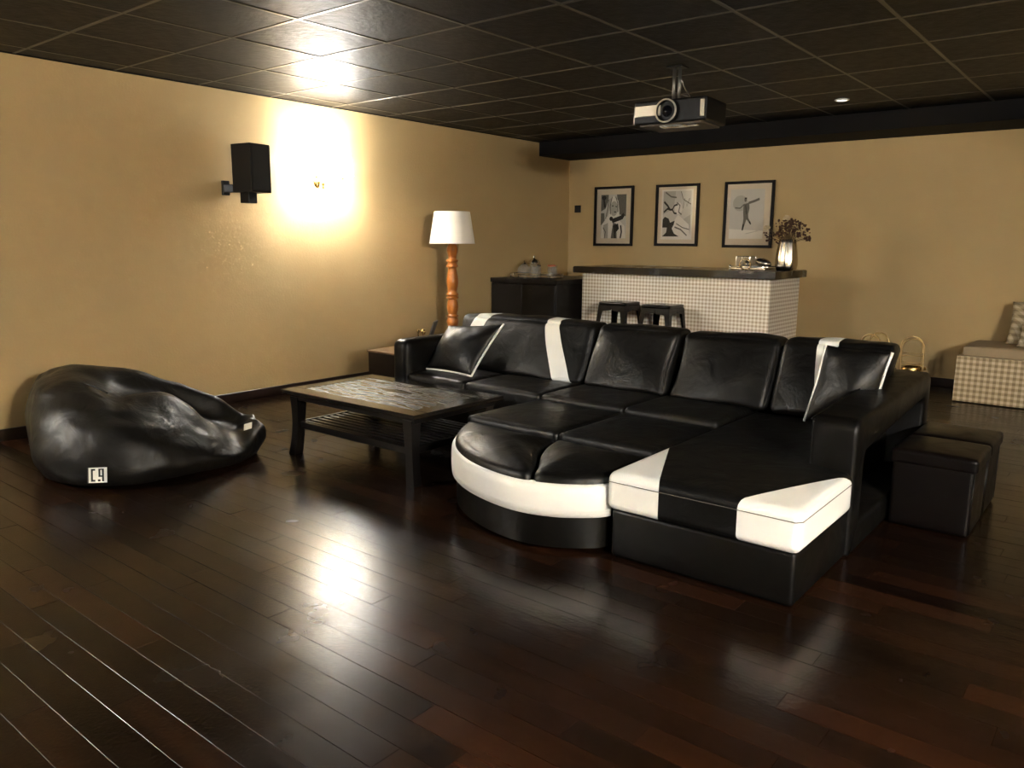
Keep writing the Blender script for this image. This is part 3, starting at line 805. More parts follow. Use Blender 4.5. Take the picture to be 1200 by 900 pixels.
# fabric label with a two letter mark
def tagcard(c, ux, uy, wdt, hgt, parent, name='fabric_label', mark=True):
    c, ux, uy = Vector(c), Vector(ux).normalized(), Vector(uy).normalized(); nn = ux.cross(uy).normalized()
    def P(a, b, d=.0): return c + ux * a + uy * b + nn * d
    bm = bmesh.new()
    vs = [bm.verts.new(P(a * wdt / 2, b * hgt / 2, d)) for d in (-.002, .002) for a, b in ((-1, -1), (1, -1), (1, 1), (-1, 1))]
    for f in ((0, 1, 2, 3), (4, 5, 6, 7), (0, 1, 5, 4), (1, 2, 6, 5), (2, 3, 7, 6), (3, 0, 4, 7)): bm.faces.new([vs[i] for i in f])
    lab = obj(name, bm, M_PIPE, parent, False, 'small white label')
    if mark:
        bm = bmesh.new()
        def q(x0, x1, y0, y1):
            v = [bm.verts.new(P(a * wdt, b * hgt, .0035)) for a, b in ((x0, y0), (x1, y0), (x1, y1), (x0, y1))]; bm.faces.new(v)
        q(-.5, -.42, -.5, .5)            # dark strip at the left
        q(-.30, -.08, .30, .42); q(-.30, -.20, -.35, .42); q(-.30, -.08, -.42, -.30)   # bracket-like left letter
        q(.08, .18, -.05, .42); q(.08, .36, -.12, -.02); q(.26, .36, -.42, .42); q(.05, .18, -.42, -.28); q(.08, .36, .34, .42)
        obj('label_print', bm, M_TAGB, lab)
    return lab
tagcard((-4.118, 1.70, .095), (.66, .75, .0), (-.20, .15, 1), .095, .078, bb)
tagcard((-4.175, 2.62, .180), (.75, .62, .3), (-.3, .3, 1), .050, .038, bb, 'care_tag', False)

# ================================================================== LEFT CORNER: side table, tablet, lamp
st = thing('side_table', (-5.0, 4.6, 0), 'dark red-brown wooden side table between the sofa and the left wall', 'side table')
BX('cabinet_body', -5.0, -4.16, 4.29, 4.98, .0, .388, M_REDBR, st, .004, 1)
BX('table_top', -5.01, -4.15, 4.28, 4.99, .388, .404, M_SIDET, st, .003, 1)
tb = thing('tablet', (-4.52, 4.6, .404), 'thin dark tablet leaning upright behind the left sofa armrest', 'tablet')
def slanted(name, a, b, wv, th, m, parent):
    a, b, wv = Vector(a), Vector(b), Vector(wv); d = (b - a).normalized(); nn = d.cross(wv.normalized()).normalized() * th / 2
    bm = bmesh.new()
    vs = [bm.verts.new(p + s * nn) for s in (-1, 1) for p in (a - wv / 2, a + wv / 2, b + wv / 2, b - wv / 2)]
    for f in ((0, 1, 2, 3), (4, 5, 6, 7), (0, 1, 5, 4), (1, 2, 6, 5), (2, 3, 7, 6), (3, 0, 4, 7)): bm.faces.new([vs[i] for i in f])
    bmesh.ops.bevel(bm, geom=bm.edges[:], offset=.001, segments=1, affect='EDGES')
    return obj(name, bm, m, parent)
slanted('tablet_body', (-4.63, 4.60, .410), (-4.515, 4.60, .655), (-.085, .13, 0), .012, M_TAB, tb)
slanted('stand', (-4.50, 4.62, .405), (-4.56, 4.61, .53), (.01, .08, 0), .006, M_PLBLK, tb)
bl = thing('brass_ornament', (-4.48, 4.42, .404), 'small brass ornament behind the left sofa armrest', 'ornament')
bm = bmesh.new(); lathe(bm, -4.48, 4.42, [(.035, .405), (.035, .41), (.010, .42), (.008, .56), (.016, .575), (.020, .59), (.012, .603), (.003, .606)], 18); obj('stem', bm, M_BRASS, bl, True)
bm = bmesh.new(); lathe(bm, -4.515, 4.40, [(.02, .405), (.006, .42), (.006, .57), (.013, .585), (.010, .597), (.002, .60)], 16); obj('finial', bm, M_BRASS, bl, True)

LX, LY = -5.22, 5.55
fl = thing('floor_lamp', (LX, LY, 0), 'turned orange wood floor lamp with a white drum shade in the left corner', 'floor lamp')
bm = bmesh.new()
top = 1.275
prof = [(.17, 0), (.17, .03), (.14, .05), (.07, .07), (.05, .10), (.058, .15), (.05, .20), (.038, .24), (.045, .32), (.055, .38), (.045, .43), (.038, .455),
        (.044, .48), (.054, .52), (.055, .545), (.047, .57), (.040, .578), (.055, .583), (.056, .594), (.042, .600), (.041, .61),
        (.049, .64), (.053, .675), (.049, .71), (.041, .742), (.039, .752), (.054, .757), (.057, .768), (.044, .776), (.044, .782), (.057, .788), (.055, .80), (.045, .812), (.038, .822),
        (.044, .85), (.053, .89), (.055, .92), (.050, .965), (.042, 1.01), (.037, 1.04), (.039, 1.050), (.053, 1.056), (.055, 1.068), (.043, 1.076), (.042, 1.10), (.055, 1.108), (.055, 1.12), (.042, 1.128),
        (.036, 1.14), (.040, 1.165), (.049, 1.20), (.050, 1.225), (.043, 1.25), (.034, 1.27), (.033, top)]
lathe(bm, LX, LY, [(r * 1.06, z) for r, z in prof], 28); obj('turned_post', bm, M_WOODO, fl, True)
bm = bmesh.new(); lathe(bm, LX, LY, [(.031, top - .005), (.031, top + .025), (.018, top + .03), (.016, top + .08)], 20); obj('lamp_socket', bm, M_FRAME, fl, 40)
bm = bmesh.new()
lathe(bm, LX, LY, [(.216, 1.275), (.17, 1.572), (.167, 1.572), (.212, 1.275), (.216, 1.275)], 48, False); obj('lamp_shade', bm, M_SHADE, fl, 50)
bm = bmesh.new()
for k in range(3):
    a = 2 * math.pi * k / 3 + .4
    tube(bm, [(LX, LY, 1.35), (LX + .178 * math.cos(a), LY + .178 * math.sin(a), 1.49)], .003, 6)
obj('shade_holder', bm, M_BRASS, fl)

# ================================================================== WALL SPEAKER
sk = thing('wall_speaker', (WX, 3.62, 1.6), 'black box loudspeaker on a bracket left of the lit wall sconce', 'speaker')
def rotbox(name, c, hx, hy, z0, z1, ang, m, parent, bev=.004, mi=None):
    bm = bmesh.new(); box(bm, -hx, hx, -hy, hy, z0, z1, bev, 2)
    bmesh.ops.rotate(bm, verts=bm.verts[:], cent=(0, 0, 0), matrix=Matrix.Rotation(ang, 3, 'Z'))
    bmesh.ops.translate(bm, verts=bm.verts[:], vec=(c[0], c[1], 0))
    return obj(name, bm, m, parent)
SC = (-5.50, 3.60); SA = math.radians(8)
rotbox('cabinet', SC, .105, .098, 1.655, 2.015, SA, M_SPK, sk)
def loc(c, a, x, y): return (c[0] + x * math.cos(a) - y * math.sin(a), c[1] + x * math.sin(a) + y * math.cos(a))
rotbox('grille', loc(SC, SA, .110, 0), .006, .088, 1.668, 2.002, SA, mat('speaker_grille', (.009, .007, .005), .8), sk, .003)
rotbox('wall_plate', (WX + .012, 3.475), .012, .03, 1.635, 1.745, 0, M_PLBLK, sk)
rotbox('bracket_arm', (WX + .10, 3.52), .10, .022, 1.655, 1.715, math.radians(30), M_PLBLK, sk)
rotbox('bracket_clamp', loc(SC, SA, -.01, -.03), .05, .04, 1.575, 1.657, SA, M_PLBLK, sk)

# ================================================================== PROJECTOR
pj = thing('projector', (-2.53, 4.86, CEIL), 'black projector with a silver front panel hanging from the ceiling', 'projector')
PX, PY, PA = -2.50, 4.80, math.radians(4)
def pb(name, x0, x1, y0, y1, z0, z1, m, parent=pj, bev=.004, seg=2):
    bm = bmesh.new(); box(bm, x0, x1, y0, y1, z0, z1, bev, seg)
    bmesh.ops.rotate(bm, verts=bm.verts[:], cent=(0, 0, 0), matrix=Matrix.Rotation(PA, 3, 'Z'))
    bmesh.ops.translate(bm, verts=bm.verts[:], vec=(PX, PY, 0))
    return obj(name, bm, m, parent)
body = pb('body', -.245, .245, -.16, .18, 2.042, 2.185, M_PLBLK, bev=.012, seg=3)
pb('front_panel', -.235, -.06, -.168, -.155, 2.09, 2.155, M_PANEL, body, .003)
pb('front_panel', .205, .232, -.168, -.155, 2.065, 2.165, M_PANEL, body, .003)
pb('side_trim', -.252, -.243, -.15, .02, 2.05, 2.16, M_CHROME, body, .002)
pb('underside', -.21, .21, -.14, .165, 2.030, 2.044, M_PJUND, body, .003)
pb('foot_plate', -.07, .09, -.145, -.06, 2.020, 2.032, M_CHROME, body, .003)
pb('foot_plate', .10, .17, -.13, -.08, 2.020, 2.032, M_CHROME, body, .003)
def disc_y(cx, z, y0, prof, m, name, parent, n=36, cap=False):
    bm = bmesh.new(); rings = []
    for r, d in prof: rings.append([bm.verts.new((cx + r * math.cos(2 * math.pi * k / n), y0 - d, z + r * math.sin(2 * math.pi * k / n))) for k in range(n)])
    for A, B in zip(rings, rings[1:]):
        for k in range(n): bm.faces.new((A[k], A[(k + 1) % n], B[(k + 1) % n], B[k]))
    if cap: bm.faces.new(rings[-1])
    bmesh.ops.rotate(bm, verts=bm.verts[:], cent=(0, 0, 0), matrix=Matrix.Rotation(PA, 3, 'Z'))
    bmesh.ops.translate(bm, verts=bm.verts[:], vec=(PX, PY, 0))
    return obj(name, bm, m, parent, 40)
ln = disc_y(-.015, 2.113, -.158, [(.076, 0), (.076, .02), (.070, .028), (.066, .022), (.060, .004), (.045, .0)], M_PLBLK, 'lens_housing', body, cap=True)
disc_y(-.015, 2.113, -.178, [(.073, 0), (.073, .008), (.0635, .011), (.0635, .002)], M_PANEL, 'lens_ring', ln)
disc_y(-.015, 2.113, -.160, [(.036, 0), (.033, .008), (.02, .014), (.004, .017)], M_LENS, 'lens', ln, cap=True)
bm = bmesh.new(); tube(bm, [(-2.585, 4.87, 2.20), (-2.585, 4.87, CEIL)], .011, 12); tube(bm, [(-2.545, 4.87, 2.20), (-2.545, 4.87, CEIL)], .011, 12)
obj('pole', bm, mat('mount_steel', (.25, .23, .2), .35, metal=.9), pj, True)
BX('mount_plate', -2.63, -2.50, 4.80, 4.94, 2.184, 2.205, M_PLBLK, pj, .003)
BX('ceiling_plate', -2.62, -2.51, 4.82, 4.92, CEIL - .010, CEIL - .002, M_PLBLK, pj, .003)
bm = bmesh.new(); tube(bm, bez([(-2.54, 4.89, CEIL - .08), (-2.525, 4.90, 2.30), (-2.49, 4.92, 2.24), (-2.44, 4.94, 2.185)], 6), .005, 8); obj('cable', bm, M_CHROME, pj, True)

# ================================================================== BAR
bar = thing('bar_counter', (-3.66, 7.35, 0), 'bar counter with cream gingham front and thick dark wood top', 'bar counter')
BX('body', -4.70, -2.665, 7.0, 7.74, 0, .982, M_GING, bar, .003, 1)
bm = bmesh.new()
poly = []
for k in range(25): poly.append((-4.765 + 2.165 * k / 24, 6.915 + .006 * math.sin(k * 1.7) + .004 * math.sin(k * .6)))
for k in range(1, 10): poly.append((-2.60 + .012 * math.sin(k * 1.3), 6.915 + .845 * k / 9))
poly += [(-4.765, 7.76)]
prism(bm, poly, .982, 1.05); bmesh.ops.bevel(bm, geom=[e for e in bm.edges if abs(e.verts[0].co.z - e.verts[1].co.z) < 1e-6 and e.verts[0].co.z > 1.0], offset=.006, segments=2, affect='EDGES')
obj('counter_top', bm, M_SLAB, bar, 40)

def stool(cx, cy, label):
    t = thing('bar_stool', (cx, cy, 0), label, 'stool', 'bar stools')
    H, s, b = .722, .150, .215
    bm = cushion_bm(cx - s, cx + s, cy - s, cy + s, H - .035, H, r=.012, n=8); obj('seat', bm, M_STOOL, t, True)
    bm = bmesh.new(); lathe(bm, cx, cy, [(.03, H + .0005), (.028, H + .002), (.018, H + .002)], 20); obj('seat_hole_rim', bm, M_TAGB, t)
    for sx in (-1, 1):
        for sy in (-1, 1):
            # angle section leg: two flanges meeting at the outer corner, widening upward
            bm = bmesh.new()
            def ring(z, wd):
                f = 1 - z / H; o = s - .004 + (b - s) * f
                x, y = cx + sx * o, cy + sy * o; th = .004
                return [bm.verts.new(p) for p in ((x, y, z), (x - sx * wd, y, z), (x - sx * wd, y - sy * th, z), (x - sx * th, y - sy * th, z), (x - sx * th, y - sy * wd, z), (x, y - sy * wd, z))]
            prev = ring(0, .028)
            bm.faces.new(prev)
            for z, wd in ((.3, .036), (.55, .046), (.630, .054), (.642, .149), (.69, .149)):
                r = ring(z, wd)
                for i in range(6): bm.faces.new((prev[i], prev[(i + 1) % 6], r[(i + 1) % 6], r[i]))
                prev = r
            bm.faces.new(prev)
            obj('leg', bm, M_STOOL, t)
    for z, f in ((.25, 1 - .25 / H),):
        o = s - .01 + (b - s) * f
        for (x0, y0, x1, y1) in ((-o, -o, o, -o), (-o, o, o, o), (-o, -o, -o, o), (o, -o, o, o)):
            bm = bmesh.new(); tube(bm, [(cx + x0, cy + y0, z), (cx + x1, cy + y1, z)], .008, 8); obj('foot_rest', bm, M_STOOL, t, True)
    return t
stool(-4.09, 6.76, 'black metal bar stool in front of the bar, the left one')
stool(-3.60, 6.74, 'black metal bar stool in front of the bar, the right one')

# vase with dried flowers
vs = thing('silver_vase', (-2.675, 7.35, 1.05), 'fluted silver metal vase on the right end of the bar', 'vase')
bm = bmesh.new(); n = 60; rings = []
for r, z in ((.075, 0), (.092, .012), (.100, .05), (.099, .10), (.090, .18), (.078, .25), (.071, .285), (.068, .287), (.075, .24), (.08, .15)):
    rings.append([bm.verts.new((-2.665 + (r + .004 * math.cos(9 * a) * min(1, z * 12)) * math.cos(a), 7.35 + (r + .004 * math.cos(9 * a) * min(1, z * 12)) * math.sin(a), 1.05 + z)) for a in [2 * math.pi * k / n for k in range(n)]])
for A, B in zip(rings, rings[1:]):
    for k in range(n): bm.faces.new((A[k], A[(k + 1) % n], B[(k + 1) % n], B[k]))
bm.faces.new(rings[0]); bm.faces.new(rings[-1])
obj('vase_body', bm, M_VASE, vs, True)
fw = thing('dried_bouquet', (-2.665, 7.35, 1.2), 'bunch of dried brown flowers standing in the silver vase', 'dried flowers')
r2 = random.Random(4)
sm = bmesh.new(); bmh = bmesh.new()
for k in range(64):
    a = r2.uniform(0, 2 * math.pi); rad = .205 * math.sqrt(r2.random()); hz = 1.50 - .25 * (rad / .205) ** 2 * .55 + r2.uniform(-.06, .035)
    end = Vector((-2.665 + rad * math.cos(a), 7.35 + rad * math.sin(a), hz)); base = Vector((-2.665 + rad * .12 * math.cos(a), 7.35 + rad * .12 * math.sin(a), 1.25))
    mid = (base + end) / 2 + Vector((0, 0, .02)) - Vector((math.cos(a), math.sin(a), 0)) * rad * .15
    tube(sm, bez([base, mid, end], 3), .0018, 5)
    for q in range(r2.choice((3, 4, 5))):
        c = end + Vector((r2.uniform(-.02, .02), r2.uniform(-.02, .02), r2.uniform(-.03, .015)))
        bmesh.ops.create_icosphere(bmh, subdivisions=1, radius=r2.uniform(.006, .0125), matrix=Matrix.Translation(c) @ Matrix.Diagonal((1, 1, r2.uniform(.6, 1.3), 1)))
for c, r in (((-2.685, 7.33, 1.525), .030), ((-2.86, 7.3, 1.442), .020), ((-2.835, 7.29, 1.445), .018), ((-2.60, 7.42, 1.50), .012)):
    tube(sm, [(-2.67, 7.35, 1.28), c], .002, 5); bmp = bmesh.new()
    for q in range(26):
        d = Vector((r2.gauss(0, 1), r2.gauss(0, 1), r2.gauss(0, 1))).normalized() * r * .75
        bmesh.ops.create_icosphere(bmp, subdivisions=1, radius=r * .42, matrix=Matrix.Translation(Vector(c) + d))
    obj('pale_flower', bmp, M_FLP, fw, True, 'pale cream flower head')
obj('stems', sm, M_STEM, fw); o = obj('brown_heads', bmh, M_FLW, fw); o['kind'] = 'stuff'

# tray with silver pieces on the bar
tr = thing('serving_tray', (-2.93, 7.25, 1.05), 'small silver tray with ring handle on the bar by the vase', 'tray')
bm = bmesh.new()
tp = [(-3.11, 7.10), (-2.77, 7.10), (-2.77, 7.42), (-3.11, 7.42)]
prism(bm, tp, 1.064, 1.070); obj('tray_plate', bm, M_CHROME, tr)
bm = bmesh.new(); tube(bm, [(x, y, 1.083) for x, y in tp], .006, 8, closed=True); obj('rail', bm, M_CHROME, tr, True)
for x, y in tp:
    bm = bmesh.new(); lathe(bm, x * .985 - .044, y * .985 + .108, [(.006, 1.05), (.012, 1.056), (.006, 1.064), (.010, 1.075), (.013, 1.09), (.004, 1.10)], 12); obj('foot', bm, M_CHROME, tr, True)
bm = bmesh.new(); tube(bm, [(-2.955 + .052 * math.cos(a), 7.088, 1.105 + .05 * math.sin(a)) for a in [2 * math.pi * k / 24 for k in range(24)]], .006, 8, closed=True); obj('handle_ring', bm, M_BRASS, tr, True)
gb = thing('glass_box', (-3.04, 7.3, 1.07), 'clear glass box with silver edges on the bar tray', 'glass box')
x0, x1, y0, y1, z0, z1 = -3.10, -2.965, 7.22, 7.36, 1.071, 1.175
bm = bmesh.new(); box(bm, x0, x1, y0, y1, z0, z1, .003, 1); obj('glass', bm, M_GLASS, gb)
bm = bmesh.new()
for a, b in (((x0, y0), (x1, y0)), ((x1, y0), (x1, y1)), ((x1, y1), (x0, y1)), ((x0, y1), (x0, y0))):
    for z in (z0 + .002, z1): tube(bm, [(*a, z), (*b, z)], .003, 6)
    tube(bm, [(*a, z0), (*a, z1)], .003, 6)
obj('edges', bm, M_CHROME, gb)
sh = thing('silver_bowl', (-2.83, 7.27, 1.07), 'upturned silver shell bowl leaning on the bar tray beside the vase', 'bowl')
bm = bmesh.new(); bmesh.ops.create_uvsphere(bm, u_segments=32, v_segments=16, radius=1, matrix=Matrix.Translation((-2.835, 7.22, 1.121)) @ Matrix.Rotation(math.radians(14), 4, 'Y') @ Matrix.Diagonal((.078, .06, .042, 1)))
obj('bowl_shell', bm, M_VASE, sh, True)
bm = bmesh.new(); bmesh.ops.create_uvsphere(bm, u_segments=24, v_segments=12, radius=1, matrix=Matrix.Translation((-2.955, 7.155, 1.109)) @ Matrix.Diagonal((.038, .038, .038, 1)))
g2 = thing('glass_ball', (-2.945, 7.2, 1.07), 'small mirror-like silver ball in the middle of the bar tray', 'ornament'); obj('ball', bm, M_CHROME, g2, True)

# ================================================================== BLACK CABINET with tray of glasses
cb = thing('black_cabinet', (-5.18, 7.05, 0), 'low black wooden cabinet between the left wall and the bar', 'cabinet')
BX('carcass', WX + .004, -4.79, 6.66, 7.70, 0, .86, M_CAB, cb, .004, 1)
BX('cabinet_top', WX + .003, -4.772, 6.64, 7.72, .86, .908, M_CAB, cb, .005, 2)
for i, (a, b) in enumerate(((WX + .02, -5.24), (-5.232, -4.80))):
    d = BX('door', a, b, 6.645, 6.66, .05, .85, M_CAB, cb, .003, 1)
bm = bmesh.new(); ty = 7.0
gt = thing('silver_tray', (-5.33, ty, .908), 'oval silver gallery tray on the black cabinet', 'tray')
def oval(z, a, b, n=40): return [(-5.31 + a * math.cos(2 * math.pi * k / n), ty + b * math.sin(2 * math.pi * k / n), z) for k in range(n)]
bm = bmesh.new(); prism(bm, [(p[0], p[1]) for p in oval(0, .33, .20)], .914, .920); obj('tray_plate', bm, M_CHROME, gt)
bm = bmesh.new(); tube(bm, oval(.952, .335, .205), .006, 8, closed=True); tube(bm, oval(.918, .33, .20), .005, 8, closed=True)
for k in range(0, 40, 4):
    p = oval(.935, .333, .203)[k]; tube(bm, [(p[0], p[1], .912), (p[0], p[1], .952)], .005, 6)
obj('gallery', bm, M_CHROME, gt, True)
for k in (3, 17, 23, 37):
    p = oval(.91, .30, .18)[k]; bm = bmesh.new(); lathe(bm, p[0], p[1], [(.012, .9085), (.012, .914)], 12); obj('foot', bm, M_CHROME, gt, True)
def jar(cx, cy, prof, label, name='glass_jar', lid=None, cat='jar', lm=None):
    t = thing(name, (cx, cy, .92), label, cat)
    bm = bmesh.new(); lathe(bm, cx, cy, [(r, .9205 + z) for r, z in prof], 28); obj('glass', bm, M_GLASS, t, True)
    if lid:
        bm = bmesh.new(); lathe(bm, cx, cy, [(r, .9205 + z) for r, z in lid], 24); obj('lid', bm, lm or M_CHROME, t, True)
jar(-5.47, 6.98, [(.03, 0), (.05, .01), (.072, .04), (.075, .075), (.055, .115), (.03, .13)], 'round squat glass jar at the left of the silver tray', lid=[(.032, .131), (.034, .138), (.02, .15), (.006, .155), (.010, .165), (.003, .172)])
jar(-5.31, 6.95, [(.045, 0), (.048, .01), (.048, .12), (.035, .14)], 'tall glass jar with domed silver lid in the middle of the tray', lid=[(.07, .141), (.068, .155), (.045, .185), (.015, .20), (.008, .205), (.014, .22), (.004, .232)])
jar(-5.20, 6.88, [(.030, 0), (.033, .01), (.033, .10), (.026, .115)], 'slim glass tumbler with a silver rim on the tray', 'glass_tumbler', lid=[(.034, .116), (.034, .132), (.03, .134)], cat='glass')
jar(-5.09, 6.98, [(.042, 0), (.046, .01), (.046, .09), (.04, .115)], 'glass jar with a red lid at the right of the tray', lid=[(.046, .116), (.046, .13), (.042, .134)], lm=M_RED)
jar(-5.39, 7.08, [(.028, 0), (.032, .01), (.034, .10), (.033, .102)], 'clear drinking glass behind the round jar', 'drinking_glass', cat='glass')
jar(-5.14, 7.10, [(.028, 0), (.032, .01), (.034, .12), (.033, .122)], 'clear drinking glass behind the red-lidded jar', 'drinking_glass', cat='glass')

# ================================================================== PICTURES
YP = WY
def face(bm, pts, y): bm.faces.new([bm.verts.new((x, y, z)) for x, z in pts])
def picture(x0, x1, z0, z1, px0, px1, pz0, pz1, label, shapes, paper):
    t = thing('framed_picture', ((x0 + x1) / 2, WY, z0), label, 'picture', 'framed pictures above the bar')
    bm = bmesh.new(); f = .028
    box(bm, x0, x1, WY - .03, WY - .001, z0, z0 + f, .002, 1); box(bm, x0, x1, WY - .03, WY - .001, z1 - f, z1, .002, 1)
    box(bm, x0, x0 + f, WY - .03, WY - .001, z0 + f, z1 - f, .002, 1); box(bm, x1 - f, x1, WY - .03, WY - .001, z0 + f, z1 - f, .002, 1)
    obj('frame', bm, M_FRAME, t)
    BX('mat_board', x0 + f * .8, x1 - f * .8, WY - .010, WY - .002, z0 + f * .8, z1 - f * .8, M_MAT, t)
    pr = BX('print', px0, px1, WY - .0135, WY - .0095, pz0, pz1, paper, t)
    W, Hh = px1 - px0, pz1 - pz0
    for i, (m, polys) in enumerate(shapes):
        bm = bmesh.new()
        for P in polys:
            pts = [(px0 + W * max(0, min(1, u)), pz0 + Hh * max(0, min(1, v))) for u, v in P]
            face(bm, pts, WY - .0140 - i * .0003)
        obj('print_tone', bm, m, pr)
    gl = BX('glass_pane', x0 + f * .85, x1 - f * .85, WY - .022, WY - .019, z0 + f * .85, z1 - f * .85, M_PANE, t)
    return t
def ell(cx, cy, a, b, n=22, r=0):
    return [(cx + a * math.cos(t) * math.cos(r) - b * math.sin(t) * math.sin(r), cy + a * math.cos(t) * math.sin(r) + b * math.sin(t) * math.cos(r)) for t in [2 * math.pi * k / n for k in range(n)]]
def stroke(P, w_):
    P = [Vector(p) for p in P]; L_, R_ = [], []
    for i, p in enumerate(P):
        d = (P[min(i + 1, len(P) - 1)] - P[max(0, i - 1)]).normalized(); nn = Vector((-d.y, d.x)) * w_ / 2
        L_.append(tuple(p + nn)); R_.append(tuple(p - nn))
    return L_ + R_[::-1]
# 1: person with long fair hair holding a camera
s1 = [(M_G2, [[(0, .62), (.28, .72), (.3, 1), (0, 1)], [(.72, .55), (1, .5), (1, 1), (.62, 1)], [(0, .3), (.16, .36), (.14, .58), (0, .58)]]),
      (M_PAPER, [[(.02, 0), (.05, .32), (.22, .46), (.2, .7), (.3, .9), (.5, .97), (.68, .86), (.74, .6), (.72, .42), (.95, .28), (1, 0)]]),
      (M_G3, [ell(.52, .68, .15, .17), [(.3, .9), (.42, .93), (.36, .7), (.28, .5), (.22, .5)], [(.1, .3), (.3, .36), (.3, 0), (.16, 0)]]),
      (M_G2, [stroke([(.3, .88), (.25, .65), (.2, .45)], .03), stroke([(.44, .95), (.37, .75), (.38, .55)], .03), stroke([(.58, .95), (.66, .8), (.68, .6)], .03), [(.5, .36), (.62, .34), (.66, 0), (.42, 0)], stroke([(.1, .25), (.2, .15), (.16, 0)], .03)]),
      (M_G1, [ell(.12, .93, .09, .05), [(.08, .88), (.14, .9), (.2, .72), (.12, .7)], [(.42, .44), (.8, .52), (.9, .58), (.95, .52), (.88, .44), (.72, .40), (.48, .35)], ell(.42, .45, .07, .05), stroke([(.44, .74), (.5, .745)], .022), stroke([(.58, .73), (.64, .72)], .022), stroke([(.53, .605), (.61, .60)], .025), [(.5, .3), (.7, .34), (.74, .22), (.6, .12), (.62, 0), (.56, 0)], stroke([(.8, .3), (.84, .15), (.8, 0)], .05)])]
picture(-5.295, -4.765, 1.257, 1.943, -5.205, -4.86, 1.345, 1.85, 'framed black and white photo of a person with a camera, leftmost of three', s1, M_PAPER2)
s2 = [(M_PAPER2, [[(.05, .06), (.95, .06), (.95, .97), (.05, .97)]]),
      (M_G3, [[(.05, .5), (.4, .62), (.45, .97), (.05, .97)], [(.6, .1), (.95, .1), (.95, .5), (.7, .4)]]),
      (M_PAPER, [ell(.56, .62, .12, .12), [(.4, .06), (.35, .3), (.55, .5), (.9, .3), (.95, .06)]]),
      (M_G2, [stroke([(.12, .95), (.3, .86), (.48, .84)], .03), stroke([(.62, .96), (.7, .8), (.95, .7)], .02), stroke([(.5, .74), (.6, .68), (.56, .55), (.66, .5)], .03), stroke([(.7, .62), (.74, .82), (.82, .66), (.9, .82)], .02), stroke([(.45, .25), (.65, .2), (.85, .08)], .03), stroke([(.5, .32), (.7, .24), (.92, .2)], .02)]),
      (M_G1, [stroke([(.08, .55), (.2, .62), (.28, .6), (.36, .6)], .04), stroke([(.08, .76), (.2, .68), (.28, .6)], .045), stroke([(.36, .6), (.42, .68), (.52, .7)], .035), stroke([(.36, .6), (.42, .53), (.5, .52)], .035), [(.05, .4), (.12, .46), (.25, .42), (.3, .34), (.45, .38), (.42, .3), (.36, .22), (.44, .12), (.6, .06), (.05, .06), (.18, .14), (.2, .24), (.05, .24)]])]
picture(-4.473, -3.945, 1.262, 1.938, -4.40, -4.02, 1.335, 1.88, 'framed black and white abstract line print, middle one of three', s2, M_PAPER)
s3 = [(M_PAPER, [[(.0, .0), (1, 0), (1, .16), (0, .2)]]),
      (M_G3, [ell(.3, .72, .22, .16), stroke([(.5, .10), (.85, .16)], .012)]),
      (M_G2, [[(.40, .70), (.56, .73), (.58, .62), (.55, .5), (.56, .42), (.42, .40), (.40, .52)], [(.42, .42), (.52, .42), (.45, .26), (.40, .27)], [(.48, .42), (.56, .42), (.64, .33), (.60, .31)], stroke([(.42, .7), (.3, .62), (.15, .63)], .025), stroke([(.54, .72), (.72, .76), (.86, .80)], .05), ell(.45, .79, .035, .045)]),
      (M_G1, [[(.40, .30), (.46, .29), (.42, .17), (.38, .17)], stroke([(.60, .35), (.64, .29)], .035), stroke([(.46, .68), (.5, .5)], .02), stroke([(.42, .82), (.49, .82)], .025)])]
picture(-3.652, -3.112, 1.252, 1.938, -3.585, -3.215, 1.345, 1.855, 'framed pale photo of a leaping dancer, rightmost of three', s3, M_PAPER2)

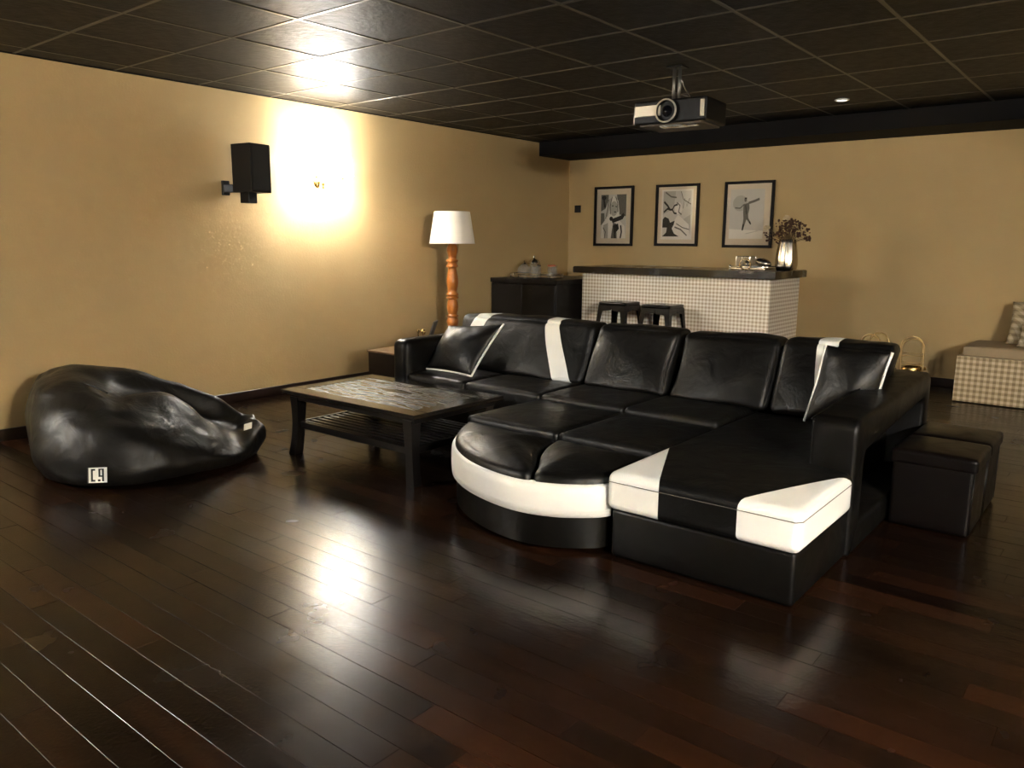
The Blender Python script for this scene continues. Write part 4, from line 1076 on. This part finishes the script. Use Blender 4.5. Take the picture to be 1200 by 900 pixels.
# ================================================================== RIGHT: chest, pillows, wire baskets
cc = thing('storage_chest', (-.4, 7.7, 0), 'long gingham covered storage chest with padded lid at the right edge', 'chest')
BX('chest_body', -1.2, .55, 7.40, 8.02, .006, .388, M_GING2, cc, .004, 1)
bm = cushion_bm(-1.165, .52, 7.43, 8.03, .385, .468, r=.02, n=20, puff=(0, 0, .012), wob=.002); obj('padded_lid', bm, M_LID, cc, True)
M_PLAID = gingham('pillow_gingham_cloth', .05, (.62, .52, .36), (.45, .36, .22), (.28, .21, .12))
throw_pillow([(-.90, 7.70, .487), (-.38, 7.66, .487), (-.36, 7.90, .85), (-.905, 7.92, .825)], .17, 'larger gingham pillow standing on the chest lid', '', m=M_PLAID, name='gingham_pillow', seed=5)
throw_pillow([(-.80, 7.50, .49), (-.44, 7.47, .49), (-.45, 7.62, .66), (-.79, 7.64, .665)], .09, 'small gingham pillow lying in front of the larger one', '', m=M_PLAID, name='gingham_pillow', seed=6)

def basket(cx, cy, label, ang=0.0):
    t = thing('wire_basket', (cx, cy, 0), label, 'basket', 'gold wire baskets')
    c, s = math.cos(ang), math.sin(ang)
    def T(x, y, z): return (cx + x * c - y * s, cy + x * s + y * c, z)
    for y in (-.09, .09):
        bm = bmesh.new(); P = [T(-.085, y, .008), T(-.085, y, .3)] + [T(-.085 * math.cos(a), y, .43 + .085 * math.sin(a)) for a in [math.pi * k / 12 for k in range(13)]] + [T(.085, y, .3), T(.085, y, .008)]
        tube(bm, P, .008, 8); obj('hoop', bm, M_GOLD, t, True)
    for z in (.03, .17, .29, .37):
        bm = bmesh.new(); tube(bm, [T(-.085, -.09, z), T(.085, -.09, z), T(.085, .09, z), T(-.085, .09, z)], .005, 8, closed=True); obj('rung', bm, M_GOLD, t, True)
    bm = bmesh.new()
    for k in range(7): tube(bm, [T(-.07 + .14 * k / 6, -.09, .03), T(-.07 + .14 * k / 6, .09, .03)], .004, 6)
    obj('base_wires', bm, M_GOLD, t, True)
    return t
basket(-1.53, 7.35, 'gold wire basket behind the sofa beside the chest', .25)
basket(-1.86, 7.45, 'gold wire basket behind the sofa, nearer to the bar', -.15)
# rolls held in the right basket
rl = thing('gold_bottle', (-1.53, 7.34, .04), 'gold topped bottle lying in the wire basket beside the chest', 'bottle')
bm = bmesh.new(); tube(bm, [(-1.60, 7.33, .235), (-1.56, 7.34, .24), (-1.50, 7.36, .245), (-1.46, 7.37, .25)], [.018, .042, .042, .03], 16); obj('bottle_body', bm, M_BRASS, rl, True)
bm = bmesh.new(); tube(bm, [(-1.46, 7.37, .25), (-1.42, 7.385, .255)], .015, 12); obj('neck', bm, M_BRASS, rl, True)
